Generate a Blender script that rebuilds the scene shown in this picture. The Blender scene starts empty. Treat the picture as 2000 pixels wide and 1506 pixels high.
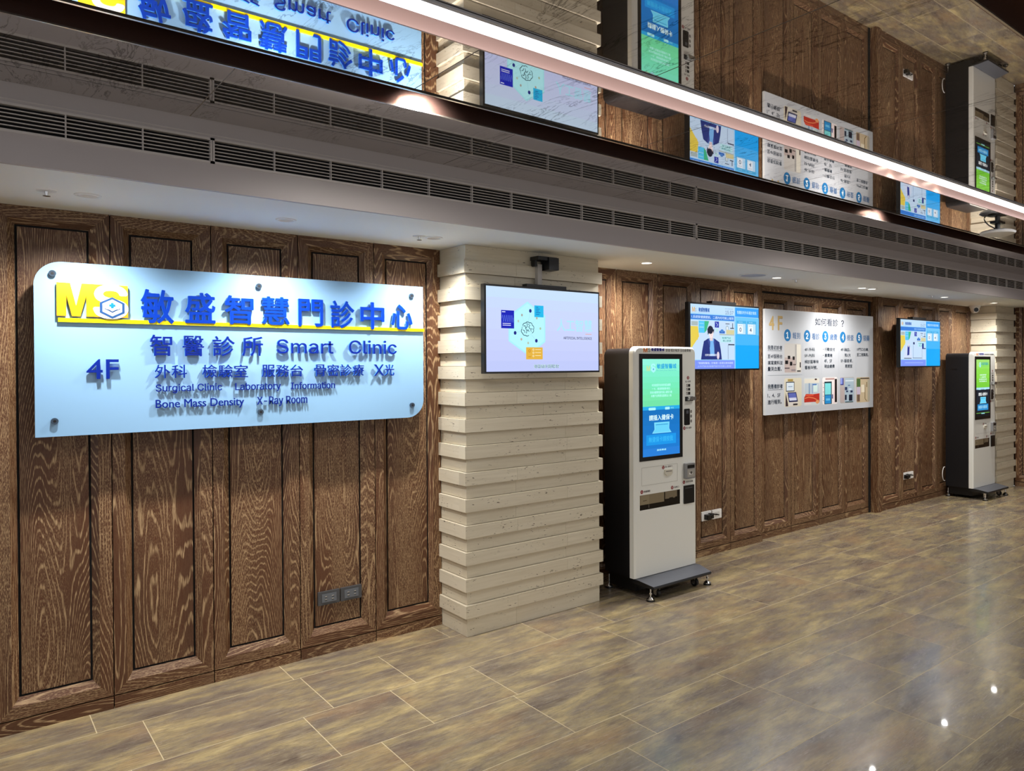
import bpy, bmesh, math, random
from mathutils import Vector, Matrix
random.seed(7)
sc = bpy.context.scene
COL = sc.collection

# ------------------------------------------------------------------ camera
H_EYE = 1.55
FPX, YAW, PITCH, ROLL, CX, CY = 1456.973, 0.695613, -0.008412, -0.004593, 1123.437, 723.749
cam_d = bpy.data.cameras.new('camera'); cam = bpy.data.objects.new('camera', cam_d); COL.objects.link(cam)
cam_d.sensor_width = 36; cam_d.lens = 36 * FPX / 2000; cam_d.clip_start = .05; cam_d.clip_end = 100
cam_d.shift_x = -(CX - 1000) / 2000
cam_d.shift_y = (CY - 753) / 2000
def cam_axes():
    cy, sy = math.cos(YAW), math.sin(YAW); cp, sp = math.cos(PITCH), math.sin(PITCH)
    f = Vector((sy * cp, cy * cp, sp)); r = Vector((cy, -sy, 0)); u = r.cross(f)
    cr, sr = math.cos(ROLL), math.sin(ROLL)
    return r * cr + u * sr, u * cr - r * sr, f
_r, _u, _f = cam_axes()
cam.matrix_world = Matrix(((_r.x, _u.x, -_f.x, 0), (_r.y, _u.y, -_f.y, 0), (_r.z, _u.z, -_f.z, H_EYE), (0, 0, 0, 1)))
sc.camera = cam

# ------------------------------------------------------------------ view, world
sc.view_settings.view_transform = 'Standard'; sc.view_settings.look = 'None'
sc.view_settings.gamma = 1; sc.view_settings.exposure = 0.12; sc.view_settings.use_curve_mapping = False
sc.cycles.use_denoising = True
sc.cycles.max_bounces = 6; sc.cycles.glossy_bounces = 4; sc.cycles.diffuse_bounces = 3
sc.cycles.use_adaptive_sampling = True; sc.cycles.adaptive_threshold = .05; sc.cycles.caustics_reflective = False; sc.cycles.caustics_refractive = False
sc.cycles.sample_clamp_indirect = 6
w = bpy.data.worlds.new('world'); sc.world = w; w.use_nodes = True
w.node_tree.nodes['Background'].inputs[0].default_value = (.97, .97, 1.0, 1)
w.node_tree.nodes['Background'].inputs[1].default_value = .62

# key dimensions, metres
ZC = 2.505          # mirrored ceiling
ZS = 2.233          # lower soffit over the wall
YA = 3.928          # panelled wall
YF = 3.139          # bulkhead face
YC = 3.646          # stone column face
XE = 10.215         # end wall
X0 = -3.0; Y0 = -4.0

# lamps -------------------------------------------------------------
def spot(name, loc, target, power, size=90, blend=1.0, color=(1, .95, .88), radius=.035, parent=None):
    d = bpy.data.lights.new(name, 'SPOT'); d.energy = power; d.spot_size = math.radians(size); d.spot_blend = blend
    d.color = color; d.shadow_soft_size = radius
    o = bpy.data.objects.new(name, d); COL.objects.link(o)
    o.location = loc
    o.rotation_euler = (Vector(target) - Vector(loc)).to_track_quat('-Z', 'Y').to_euler()
    if parent:
        o.parent = parent; o.location = Vector(loc) - parent.location
    return o
P_WASH, P_SLOT, P_FILL = 100, 50, 125

# ------------------------------------------------------------------ helpers
def lin(h):
    if isinstance(h, str):
        h = h.lstrip('#'); c = [int(h[i:i + 2], 16) / 255 for i in (0, 2, 4)]
    else: c = h
    return tuple((x / 12.92 if x <= .04045 else ((x + .055) / 1.055) ** 2.4) for x in c) + (1,)
MATS = {}
def M(name, color, rough=.5, metal=0, spec=.5, emit=None, es=1.0):
    if name in MATS: return MATS[name]
    m = bpy.data.materials.new(name); m.use_nodes = True
    b = m.node_tree.nodes['Principled BSDF']
    b.inputs['Base Color'].default_value = lin(color); b.inputs['Roughness'].default_value = rough
    b.inputs['Metallic'].default_value = metal; b.inputs['Specular IOR Level'].default_value = spec
    if emit is not None:
        b.inputs['Emission Color'].default_value = lin(emit); b.inputs['Emission Strength'].default_value = es
    MATS[name] = m; return m
def SCR(color, es=1.0):   # a lit screen colour
    return M('screen_%s_%g' % (color, es), '#050505', .35, 0, .2, color, es)
def INK(color): return M('print_' + color, color, .5, 0, .2)

class N:                   # node helper
    def __init__(s, name):
        s.m = bpy.data.materials.new(name); s.m.use_nodes = True; s.t = s.m.node_tree
        s.b = s.t.nodes['Principled BSDF']; MATS[name] = s.m
    def n(s, typ, **kw):
        nd = s.t.nodes.new(typ)
        for k, v in kw.items():
            if k in nd.inputs: nd.inputs[k].default_value = v
            else: setattr(nd, k, v)
        return nd
    def l(s, a, b): s.t.links.new(a, b)
    def uv(s, sx, sy, obj=False):
        tc = s.n('ShaderNodeTexCoord'); mp = s.n('ShaderNodeMapping'); mp.inputs['Scale'].default_value = (sx, sy, 1)
        s.l(tc.outputs['Object' if obj else 'UV'], mp.inputs[0]); return mp.outputs[0]
    def noise(s, vec, scale=1, detail=2, rough=.5, dist=0):
        nd = s.n('ShaderNodeTexNoise'); nd.inputs['Scale'].default_value = scale; nd.inputs['Detail'].default_value = detail
        nd.inputs['Roughness'].default_value = rough; nd.inputs['Distortion'].default_value = dist
        s.l(vec, nd.inputs['Vector']); return nd.outputs['Fac']
    def ramp(s, fac, stops, interp='LINEAR'):
        r = s.n('ShaderNodeValToRGB'); cr = r.color_ramp; cr.interpolation = interp
        while len(cr.elements) < len(stops): cr.elements.new(.5)
        for e, (p, c) in zip(cr.elements, stops):
            e.position = p; e.color = c if len(c) == 4 else tuple(c) + (1,)
        s.l(fac, r.inputs[0]); return r.outputs[0]
    def math(s, op, a, b=None, clamp=False):
        nd = s.n('ShaderNodeMath'); nd.operation = op; nd.use_clamp = clamp
        for i, v in enumerate((a, b)):
            if v is None: continue
            if isinstance(v, (int, float)): nd.inputs[i].default_value = v
            else: s.l(v, nd.inputs[i])
        return nd.outputs[0]
    def mix(s, fac, a, b, mode='MIX'):
        nd = s.n('ShaderNodeMix'); nd.data_type = 'RGBA'; nd.blend_type = mode
        for i, v in ((0, fac), (6, a), (7, b)):
            if isinstance(v, (int, float)): nd.inputs[i].default_value = v
            elif isinstance(v, tuple): nd.inputs[i].default_value = v
            else: s.l(v, nd.inputs[i])
        return nd.outputs[2]
    def bump(s, h, strength=.3, dist=.001):
        nd = s.n('ShaderNodeBump'); nd.inputs['Strength'].default_value = strength; nd.inputs['Distance'].default_value = dist
        s.l(h, nd.inputs['Height']); s.l(nd.outputs[0], s.b.inputs['Normal'])
BLK = (0, 0, 0, 1); WHT = (1, 1, 1, 1)

def mat_wood():
    s = N('limed_oak')
    # cathedral figure: contour lines of a slow field stretched along the grain
    big = s.noise(s.uv(4.2, .42), 1, 1.2, .4, .1)
    wob = s.noise(s.uv(26, 3.2), 1, 2, .5)
    fld = s.math('ADD', s.math('MULTIPLY', big, 74), s.math('MULTIPLY', wob, 2.2))
    rings = s.math('FRACT', fld)
    ringm = s.ramp(rings, [(0, BLK), (.52, BLK), (.66, WHT), (.78, WHT), (.88, BLK)])
    pores = s.noise(s.uv(380, 12), 1, 2, .6)
    poram = s.ramp(pores, [(.44, BLK), (.54, WHT)])
    fine = s.noise(s.uv(480, 70), 1, 1, .5)
    finem = s.ramp(fine, [(.52, BLK), (.60, WHT)])
    patch = s.ramp(s.noise(s.uv(4, .7), 1, 1, .5), [(.42, BLK), (.60, WHT)])
    a = s.math('MULTIPLY', s.math('ADD', s.math('MULTIPLY', poram, .85), .15), s.math('ADD', s.math('MULTIPLY', ringm, .80), .07))
    b = s.math('MULTIPLY', finem, s.math('ADD', s.math('MULTIPLY', patch, .55), .06))
    f = s.math('MAXIMUM', a, b)
    base = s.mix(s.noise(s.uv(7, .6), 1, 3, .6), lin('#3a1e10'), lin('#5c341b'))
    col = s.mix(s.math('MULTIPLY', f, .72), base, lin('#cfb085'))
    s.l(col, s.b.inputs['Base Color']); s.b.inputs['Roughness'].default_value = .42
    s.b.inputs['Specular IOR Level'].default_value = .4
    s.bump(f, .3, .0008)
    return s.m
def mat_floor():
    s = N('floor_tiles')
    a = s.noise(s.uv(6.5, 1.9), 1, 9, .70, .3)
    b = s.noise(s.uv(13, 2.9), 1, 9, .74, .3)
    c = s.noise(s.uv(3.4, 1.8), 1, 4, .6, .3)
    d = s.noise(s.uv(120, 18), 1, 5, .7)
    col = s.ramp(a, [(.34, lin('#5f5349')), (.45, lin('#7f725f')), (.54, lin('#9a8a66')), (.68, lin('#c2ae7c'))])
    col = s.mix(s.math('MULTIPLY', s.ramp(b, [(.44, BLK), (.64, WHT)]), .75), col, lin('#6b5f58'))
    col = s.mix(s.math('MULTIPLY', s.ramp(c, [(.52, BLK), (.70, WHT)]), .45), col, lin('#9c7a56'))
    col = s.mix(s.math('MULTIPLY', s.ramp(d, [(.50, BLK), (.62, WHT)]), .38), col, lin('#5a4d43'))
    e = s.noise(s.uv(160, 9), 1, 3, .7)
    col = s.mix(s.math('MULTIPLY', s.ramp(e, [(.52, BLK), (.64, WHT)]), .22), col, lin('#c9bfa8'))
    s.l(col, s.b.inputs['Base Color'])
    s.l(s.ramp(b, [(.3, (.20,) * 3 + (1,)), (.7, (.32,) * 3 + (1,))]), s.b.inputs['Roughness'])
    s.b.inputs['Specular IOR Level'].default_value = .65
    s.b.inputs['Coat Weight'].default_value = .14; s.b.inputs['Coat Roughness'].default_value = .035
    s.bump(s.noise(s.uv(40, 12), 1, 3, .5), .06, .001)
    return s.m
def mat_stone():
    s = N('travertine')
    a = s.noise(s.uv(60, 3), 1, 4, .6, .5)
    b = s.noise(s.uv(8, 1.2), 1, 3, .5)
    col = s.mix(a, lin('#c9bea6'), lin('#ece4d0'))
    col = s.mix(s.math('MULTIPLY', b, .5), col, lin('#b9ab90'))
    pit = s.ramp(s.noise(s.uv(150, 34), 1, 2, .55, .4), [(.645, BLK), (.67, WHT)])
    zone = s.ramp(s.noise(s.uv(16, 5), 1, 1, .5), [(.5, BLK), (.6, WHT)])
    p = s.math('MULTIPLY', pit, zone)
    s.l(s.mix(p, col, lin('#4a3c2c')), s.b.inputs['Base Color'])
    s.b.inputs['Roughness'].default_value = .55
    s.bump(p, -.5, .003)
    return s.m
def mat_ceiling():
    s = N('polished_marble_mirror')
    v = s.uv(1, 1)
    mp = s.n('ShaderNodeMapping'); mp.inputs['Rotation'].default_value = (0, 0, .5); mp.inputs['Scale'].default_value = (2.4, 9, 1)
    s.l(v, mp.inputs[0])
    a = s.noise(mp.outputs[0], 1.6, 7, .62, 1.2)
    vein = s.ramp(a, [(.40, WHT), (.452, WHT), (.475, (.12, .10, .09, 1)), (.497, WHT), (1, WHT)])
    zone = s.ramp(s.noise(s.uv(1.6, 4), 1, 2, .5), [(.42, BLK), (.62, WHT)])
    col = s.mix(s.math('MULTIPLY', zone, .85), lin('#d0cac6'), s.mix(1.0, vein, lin('#d0cac6'), 'MULTIPLY'))
    s.l(col, s.b.inputs['Base Color'])
    s.b.inputs['Metallic'].default_value = .93; s.b.inputs['Roughness'].default_value = .012
    return s.m
WOOD = mat_wood(); FLOOR = mat_floor(); STONE = mat_stone(); MIRROR = mat_ceiling()
GROUT = M('grout', '#c6b692', .7); DARK = M('dark_gap', '#0b0908', .8)
JOINT = M('ceiling_joint', '#9c958f', .5)
PAINT = M('soffit_paint', '#f8faf6', .6); FASC = M('bulkhead_paint', '#bdb5b4', .5)
GRILLE = M('grille_metal', '#d2cbc7', .45)
BRONZE = M('bronze_panel', '#8f6f66', .22, .85)
ROSE = M('rose_bronze_panel', '#bf9c90', .3, .25)
LIP = M('bright_trim', '#cfc6bd', .2, .9)
CHROME = M('chrome', '#d8d8d8', .15, 1); BLACK = M('black_plastic', '#0c0c0d', .3); BLACKM = M('black_metal', '#0d0d11', .42)
GREYM = M('grey_metal', '#5d6068', .4, .3)
WHITEP = M('white_panel', '#f0f0e9', .32); WHITE2 = M('white_plastic', '#eceae6', .35)

class MB:
    def __init__(s): s.v = []; s.f = []; s.uv = []; s.mi = []; s.mats = []
    def mid(s, m):
        if m not in s.mats: s.mats.append(m)
        return s.mats.index(m)
    def poly(s, pts, m, uvs=None):
        i = len(s.v); s.v += [tuple(p) for p in pts]; s.f.append(tuple(range(i, i + len(pts))))
        s.uv.append(uvs or [(p[0], p[2]) for p in pts]); s.mi.append(s.mid(m))
    def quad(s, a, b, c, d, m, grain=None, off=None):
        """grain: unit vector along the grain; uv = (across, along) in metres"""
        pts = [Vector(p) for p in (a, b, c, d)]
        if grain is not None:
            g = Vector(grain); nrm = (pts[1] - pts[0]).cross(pts[3] - pts[0])
            if nrm.length == 0: nrm = Vector((0, 1, 0))
            ac = nrm.normalized().cross(g)
            if off is None: off = (random.uniform(0, 60), random.uniform(0, 60))
            uvs = [(p.dot(ac) + off[0], p.dot(g) + off[1]) for p in pts]
        else: uvs = None
        s.poly(pts, m, uvs)
    def box(s, x0, x1, y0, y1, z0, z1, m, grain=None, off=None):
        if x0 > x1: x0, x1 = x1, x0
        if y0 > y1: y0, y1 = y1, y0
        if z0 > z1: z0, z1 = z1, z0
        c = [(x, y, z) for x in (x0, x1) for y in (y0, y1) for z in (z0, z1)]
        if grain is not None and off is None: off = (random.uniform(0, 60), random.uniform(0, 60))
        for q in ((0, 4, 5, 1), (6, 2, 3, 7), (2, 0, 1, 3), (4, 6, 7, 5), (0, 2, 6, 4), (1, 5, 7, 3)):
            s.quad(*[c[k] for k in q], m, grain, off)
    def cyl(s, p0, p1, r0, r1, m, n=20, caps=True):
        p0, p1 = Vector(p0), Vector(p1); d = (p1 - p0).normalized()
        a = d.orthogonal().normalized(); b = d.cross(a)
        A = [p0 + (a * math.cos(t) + b * math.sin(t)) * r0 for t in [2 * math.pi * k / n for k in range(n)]]
        B = [p1 + (a * math.cos(t) + b * math.sin(t)) * r1 for t in [2 * math.pi * k / n for k in range(n)]]
        for k in range(n): s.poly([A[k], A[(k + 1) % n], B[(k + 1) % n], B[k]], m)
        if caps:
            if r0 > 0: s.poly(A[::-1], m)
            if r1 > 0: s.poly(B, m)
    def tube(s, pts, r, m, n=8):
        for a, b in zip(pts, pts[1:]): s.cyl(a, b, r, r, m, n)
    def lathe(s, prof, c, m, axis='z', n=32):
        for (r0, h0), (r1, h1) in zip(prof, prof[1:]):
            ring = []
            for r, h in ((r0, h0), (r1, h1)):
                ring.append([(c[0] + r * math.cos(t), c[1] + r * math.sin(t), c[2] + h) if axis == 'z' else
                             (c[0] + r * math.cos(t), c[1] + h, c[2] + r * math.sin(t))
                             for t in [2 * math.pi * k / n for k in range(n)]])
            for k in range(n):
                q = [ring[0][k], ring[0][(k + 1) % n], ring[1][(k + 1) % n], ring[1][k]]
                s.poly(q, m)
    def prism(s, pts, y0, y1, m, m_side=None):
        """outline in XZ, extruded from y0 (front) to y1"""
        s.poly([(x, y0, z) for x, z in pts], m)
        s.poly([(x, y1, z) for x, z in pts][::-1], m_side or m)
        k = len(pts)
        for i in range(k):
            a, b = pts[i], pts[(i + 1) % k]
            s.poly([(a[0], y0, a[1]), (a[0], y1, a[1]), (b[0], y1, b[1]), (b[0], y0, b[1])], m_side or m)
    def build(s, name, parent=None, merge=False, smooth=False):
        me = bpy.data.meshes.new(name)
        o = parent
        org = Vector((0, 0, 0))
        if parent is not None: org = wloc(parent)
        me.from_pydata([tuple(Vector(p) - org) for p in s.v], [], s.f)
        ul = me.uv_layers.new(name='UVMap'); k = 0
        flat = [c for f in s.uv for c in f]
        for i, c in enumerate(flat): ul.data[i].uv = c
        for m in s.mats: me.materials.append(m)
        me.polygons.foreach_set('material_index', s.mi)
        if merge or smooth:
            bm = bmesh.new(); bm.from_mesh(me); bmesh.ops.remove_doubles(bm, verts=bm.verts, dist=1e-5)
            bmesh.ops.recalc_face_normals(bm, faces=bm.faces); bm.to_mesh(me); bm.free()
        if smooth:
            me.polygons.foreach_set('use_smooth', [True] * len(me.polygons))
            me.set_sharp_from_angle(angle=math.radians(35))
        ob = bpy.data.objects.new(name, me); COL.objects.link(ob)
        if parent is not None: ob.parent = parent
        return ob
def wloc(o):
    v = Vector((0, 0, 0))
    while o is not None: v += Vector(o.location); o = o.parent
    return v
def tag(o, label, cat, group=None):
    o['label'] = label; o['category'] = cat
    if group: o['group'] = group
    return o
def thing(name, label, cat, loc, group=None):
    o = bpy.data.objects.new(name, None); COL.objects.link(o); o.location = loc; o.empty_display_size = .1
    return tag(o, label, cat, group)
def struct(o): o['kind'] = 'structure'; return o

# text -> polygons
TXT = {}
FONT = None
try:
    FONT = bpy.data.fonts.load(bpy.utils.system_resource('DATAFILES', path='fonts') + '/Inter.woff2')   # Blender's own bundled face
except Exception:
    FONT = None
def glyphs(body, bold=0.0, ext=0.0, space=1.0):
    use_face = FONT is not None and all(ord(ch) < 128 for ch in body) and '4' not in body and 'Density' not in body
    key = (body, bold, ext, space)
    if key in TXT: return TXT[key]
    cu = bpy.data.curves.new('t', 'FONT'); cu.body = body; cu.offset = bold; cu.extrude = ext; cu.resolution_u = 3; cu.space_character = space
    if use_face: cu.font = FONT
    ob = bpy.data.objects.new('t', cu); COL.objects.link(ob)
    me = bpy.data.meshes.new_from_object(ob.evaluated_get(bpy.context.evaluated_depsgraph_get()))
    V = [tuple(v.co) for v in me.vertices]; F = [tuple(p.vertices) for p in me.polygons]
    bpy.data.objects.remove(ob); bpy.data.curves.remove(cu); bpy.data.meshes.remove(me)
    TXT[key] = (V, F); return V, F
def add_text(mb, body, bb, y, m, bold=0.0, depth=0.0, keep=False, m_side=None):
    """fit text into bb=(x0,x1,z0,z1), face towards -Y at plane y, depth goes to +Y;
    bold thickens the strokes by laying slightly shifted copies over each other"""
    V, F = glyphs(body, 0.0, .5 if depth else 0)
    if not V: return
    xs = [v[0] for v in V]; ys = [v[1] for v in V]
    a, b, c, d = min(xs), max(xs), min(ys), max(ys)
    e = bold * (bb[3] - bb[2]) * 1.15 / (1 if d - c > .5 else .8)
    X_0, X_1, Z_0, Z_1 = bb[0] + e, bb[1] - e, bb[2] + e, bb[3] - e
    kx = (X_1 - X_0) / (b - a); kz = (Z_1 - Z_0) / max(d - c, 1e-6)
    i = mb.mid(m); j = mb.mid(m_side) if m_side else i
    shifts = [(0, 0)] if e == 0 else [(0, 0), (e, 0), (-e, 0), (0, e), (0, -e), (e * .7, e * .7), (-e * .7, e * .7), (e * .7, -e * .7), (-e * .7, -e * .7)]
    q = 6e-5 if depth else 4e-6
    for n_, (sx, sz) in enumerate(shifts):
        base = len(mb.v); yy = y + n_ * q
        for v in V:
            mb.v.append((X_0 + (v[0] - a) * kx + sx, yy + (.5 - v[2]) * depth if depth else yy, Z_0 + (v[1] - c) * kz + sz))
        for f in F:
            side = m_side and abs(V[f[0]][2] - V[f[1]][2]) + abs(V[f[1]][2] - V[f[2]][2]) > .1
            mb.f.append(tuple(base + k for k in f)); mb.uv.append([(V[k][0], V[k][1]) for k in f]); mb.mi.append(j if side else i)

class Canvas:
    """flat printed or lit picture facing -Y, layers a few hundredths of a mm apart"""
    def __init__(s, y, mat): s.mb = MB(); s.y = y; s.k = 0; s.mat = mat
    def _y(s): s.k += 1; return s.y - s.k * .00004
    def c(s, col): return s.mat(col) if isinstance(col, str) else col
    def rect(s, x0, x1, z0, z1, col):
        y = s._y(); s.mb.poly([(x0, y, z0), (x1, y, z0), (x1, y, z1), (x0, y, z1)], s.c(col))
    def grad(s, x0, x1, z0, z1, cols):
        n = len(cols)
        for i, c in enumerate(cols): s.rect(x0, x1, z1 - (z1 - z0) * (i + 1) / n, z1 - (z1 - z0) * i / n, c)
    def poly(s, pts, col): y = s._y(); s.mb.poly([(x, y, z) for x, z in pts], s.c(col))
    def ell(s, cx, cz, rx, rz, col, n=28):
        s.poly([(cx + rx * math.cos(2 * math.pi * k / n), cz + rz * math.sin(2 * math.pi * k / n)) for k in range(n)], col)
    def rrect(s, x0, x1, z0, z1, r, col):
        s.poly(rr(x0, x1, z0, z1, r), col)
    def line(s, pts, w, col):
        for (ax, az), (bx, bz) in zip(pts, pts[1:]):
            dx, dz = bx - ax, bz - az; L = math.hypot(dx, dz) or 1; nx, nz = -dz / L * w / 2, dx / L * w / 2
            s.poly([(ax + nx, az + nz), (bx + nx, bz + nz), (bx - nx, bz - nz), (ax - nx, az - nz)], col)
    def text(s, body, x0, x1, z0, z1, col, bold=0.0): add_text(s.mb, body, (x0, x1, z0, z1), s._y(), s.c(col), bold)
    def build(s, name, parent): return s.mb.build(name, parent)
def rr(x0, x1, z0, z1, r, corners=(1, 1, 1, 1), n=8):
    """rounded rectangle outline; corners BL, BR, TR, TL"""
    if not isinstance(r, (tuple, list)): r = [r * c for c in corners]
    out = []
    for (cx, cz, a0), q in zip(((x0, z0, 180), (x1, z0, 270), (x1, z1, 0), (x0, z1, 90)), r):
        if q <= 0: out.append((cx, cz)); continue
        ox = cx + (q if cx == x0 else -q); oz = cz + (q if cz == z0 else -q)
        for k in range(n + 1):
            t = math.radians(a0 + 90 * k / n); out.append((ox + q * math.cos(t), oz + q * math.sin(t)))
    return out

# ================================================================== STRUCTURE
# floor: staggered planks over a grout bed
def floor():
    mb = MB(); mb.box(X0, XE, Y0, 4.1, -.05, -.0003, GROUT)
    rows = [3.99, 3.71, 3.285, 2.86, 2.405, 2.175, 1.74, 1.29, .85, .63, .19, -.25, -.69, -.92, -1.36, -1.8, -2.24, -2.47, -2.9, -3.35, -3.8, -4.0]
    known = {0: [.455, 1.28], 1: [.625, 1.311, 1.724], 2: [1.173, 1.586], 3: [2.0, 4.84], 4: [2.915, 4.53], 5: [2.96, 3.62, 4.15, 4.565, 5.37], 6: [3.21, 4.0]}
    g = .0019
    for i, (yb, ya) in enumerate(zip(rows, rows[1:])):
        ks = list(known.get(i, []))
        x = (ks[0] if ks else random.uniform(0, .8))
        xs = list(ks) if ks else [x]
        while xs[0] > X0: xs.insert(0, xs[0] - random.choice((.44, .66, .88, .88)))
        while xs[-1] < XE: xs.append(xs[-1] + random.choice((.44, .66, .88, .88, 1.1)))
        for a, b in zip(xs, xs[1:]):
            a2, b2 = max(a, X0), min(b, XE)
            if b2 - a2 < .02: continue
            mb.quad((a2 + g, ya + g, 0), (b2 - g, ya + g, 0), (b2 - g, yb - g, 0), (a2 + g, yb - g, 0), FLOOR, (1, 0, 0))
    struct(mb.build('floor'))
floor()

# wood panelling --------------------------------------------------------
def panelling(mb, P, gv, gu, joints, zb, zt, base=.06, stile=.05, bev=.026, rail_t=.052, rail_b=.05, depth=.022):
    """P(u, z, d) -> point, d into the wall; joints: list of u"""
    for u0, u1 in zip(joints, joints[1:]):
        a, b = u0 + .002, u1 - .002; c, d = a + stile, b - stile; e, f = c + bev, d - bev
        z0 = zb + base; z1 = zt; y0 = z0 + rail_b; y1 = z1 - rail_t; w0 = y0 + bev + .008; w1 = y1 - bev
        q = mb.quad
        # mitred flat frame
        q(P(a, z0, 0), P(c, y0, 0), P(c, y1, 0), P(a, z1, 0), WOOD, gv)
        q(P(b, z0, 0), P(b, z1, 0), P(d, y1, 0), P(d, y0, 0), WOOD, gv)
        q(P(a, z0, 0), P(b, z0, 0), P(d, y0, 0), P(c, y0, 0), WOOD, gu)
        q(P(a, z1, 0), P(c, y1, 0), P(d, y1, 0), P(b, z1, 0), WOOD, gu)
        # small ridge then bevel
        D = depth
        q(P(c, y0, 0), P(e, w0, D), P(e, w1, D), P(c, y1, 0), WOOD, gv)
        q(P(d, y0, 0), P(d, y1, 0), P(f, w1, D), P(f, w0, D), WOOD, gv)
        q(P(c, y0, 0), P(d, y0, 0), P(f, w0, D), P(e, w0, D), WOOD, gu)
        q(P(c, y1, 0), P(e, w1, D), P(f, w1, D), P(d, y1, 0), WOOD, gu)
        # shadow groove round the raised field
        g = .009; G = D + .02
        q(P(e, w0, D), P(f, w0, D), P(f, w0, G), P(e, w0, G), DARK); q(P(e, w1, D), P(f, w1, D), P(f, w1, G), P(e, w1, G), DARK)
        q(P(e, w0, D), P(e, w1, D), P(e, w1, G), P(e, w0, G), DARK); q(P(f, w0, D), P(f, w1, D), P(f, w1, G), P(f, w0, G), DARK)
        q(P(e, w0, G), P(f, w0, G), P(f, w1, G), P(e, w1, G), DARK)
        F = D - .002
        e2, f2, v0, v1 = e + g, f - g, w0 + g, w1 - g
        q(P(e2, v0, F), P(f2, v0, F), P(f2, v1, F), P(e2, v1, F), WOOD, gv)
        for s in ((e2, v0, f2, v0), (e2, v1, f2, v1), (e2, v0, e2, v1), (f2, v0, f2, v1)):
            q(P(s[0], s[1], F), P(s[2], s[3], F), P(s[2], s[3], G), P(s[0], s[1], G), WOOD, gv)
        # plinth
        q(P(a, zb, -.002), P(b, zb, -.002), P(b, z0 - .006, -.002), P(a, z0 - .006, -.002), WOOD, gu)
        q(P(a, z0 - .006, -.002), P(b, z0 - .006, -.002), P(b, z0 - .006, .012), P(a, z0 - .006, .012), WOOD, gu)
def back_wall(name, y, joints, zt, base=.06, top_gap=0):
    mb = MB(); P = lambda u, z, d: (u, y + d, z)
    panelling(mb, P, (0, 0, 1), (1, 0, 0), joints, 0, zt, base)
    mb.box(joints[0], joints[-1], y + .031, y + .12, 0, ZS + .05, DARK)
    return mb
j = [.128 + .4215 * k for k in range(-7, 6)]; j[-1] = 2.234
mb = back_wall('w', YA, j, ZS); struct(mb.build('wall_left'))
j = [3.23] + [5.395 - .43 * k for k in range(4, -1, -1)]
mb = back_wall('w', YA + .008, j, ZS); struct(mb.build('wall_middle'))
# recessed section between edge strips
j = [5.445 + .4575 * k for k in range(5)]
mb = back_wall('w', YA + .055, j, 2.17)
mb.box(5.395, 7.32, YA + .03, YA + .1, 2.185, ZS, WOOD, (1, 0, 0)); mb.box(5.445, 7.28, YA + .045, YA + .1, 2.17, 2.187, DARK)
struct(mb.build('wall_recess')); mb = MB()
mb.box(5.395, 5.40, YA + .006, YA + .12, 0, ZS, WOOD, (0, 0, 1)); mb.box(5.41, 5.445, YA + .05, YA + .1, 0, ZS, WOOD, (0, 0, 1)); mb.box(5.40, 5.41, YA + .07, YA + .1, 0, ZS, DARK)
mb.box(7.275, 7.32, YA + .05, YA + .1, 0, ZS, DARK)
struct(mb.build('trim_4'))
j = [7.43 + .43 * k for k in range(6)]; j[-1] = 9.63
mb = back_wall('w', YA, j, ZS)
mb.box(7.315, 7.43, YA - .012, YA + .12, 0, ZS, WOOD, (0, 0, 1)); mb.box(7.335, 7.405, YA - .02, YA - .012, .0, ZS, WOOD, (0, 0, 1))
struct(mb.build('wall_right'))
mb = MB(); P = lambda u, z, d: (XE + d, u, z)
panelling(mb, P, (0, 0, 1), (0, 1, 0), [YC - .435 * k for k in range(17, -1, -1)], 0, ZS + .28)
mb.box(XE + .031, XE + .12, -4, 4.0, 0, 2.6, DARK)
struct(mb.build('wall_end'))

mb = MB(); mb.box(X0, XE + .12, 4.07, 4.1, -.05, 2.8, DARK); struct(mb.build('wall_light_seal'))  # unseen dark sheet added behind the walls to stop light leaking through gaps

# soffit and bulkhead ---------------------------------------------------
mb = MB()
mb.box(X0, XE, YF + .02, 4.05, ZS, ZS + .03, PAINT)
struct(mb.build('ceiling_soffit'))
mb = MB()
mb.box(X0, XE, YF, YF + .02, ZS, 2.338, FASC)
mb.box(X0, XE, YF, YF + .02, 2.437, ZC + .03, FASC)
mb.box(X0, XE, YF - .003, YF, 2.447, 2.4495, GRILLE)
mb.box(X0, XE, YF + .024, YF + .03, ZS + .03, ZC, M('vent_void', '#020202', .9))
struct(mb.build('trim_bulkhead'))
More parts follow.
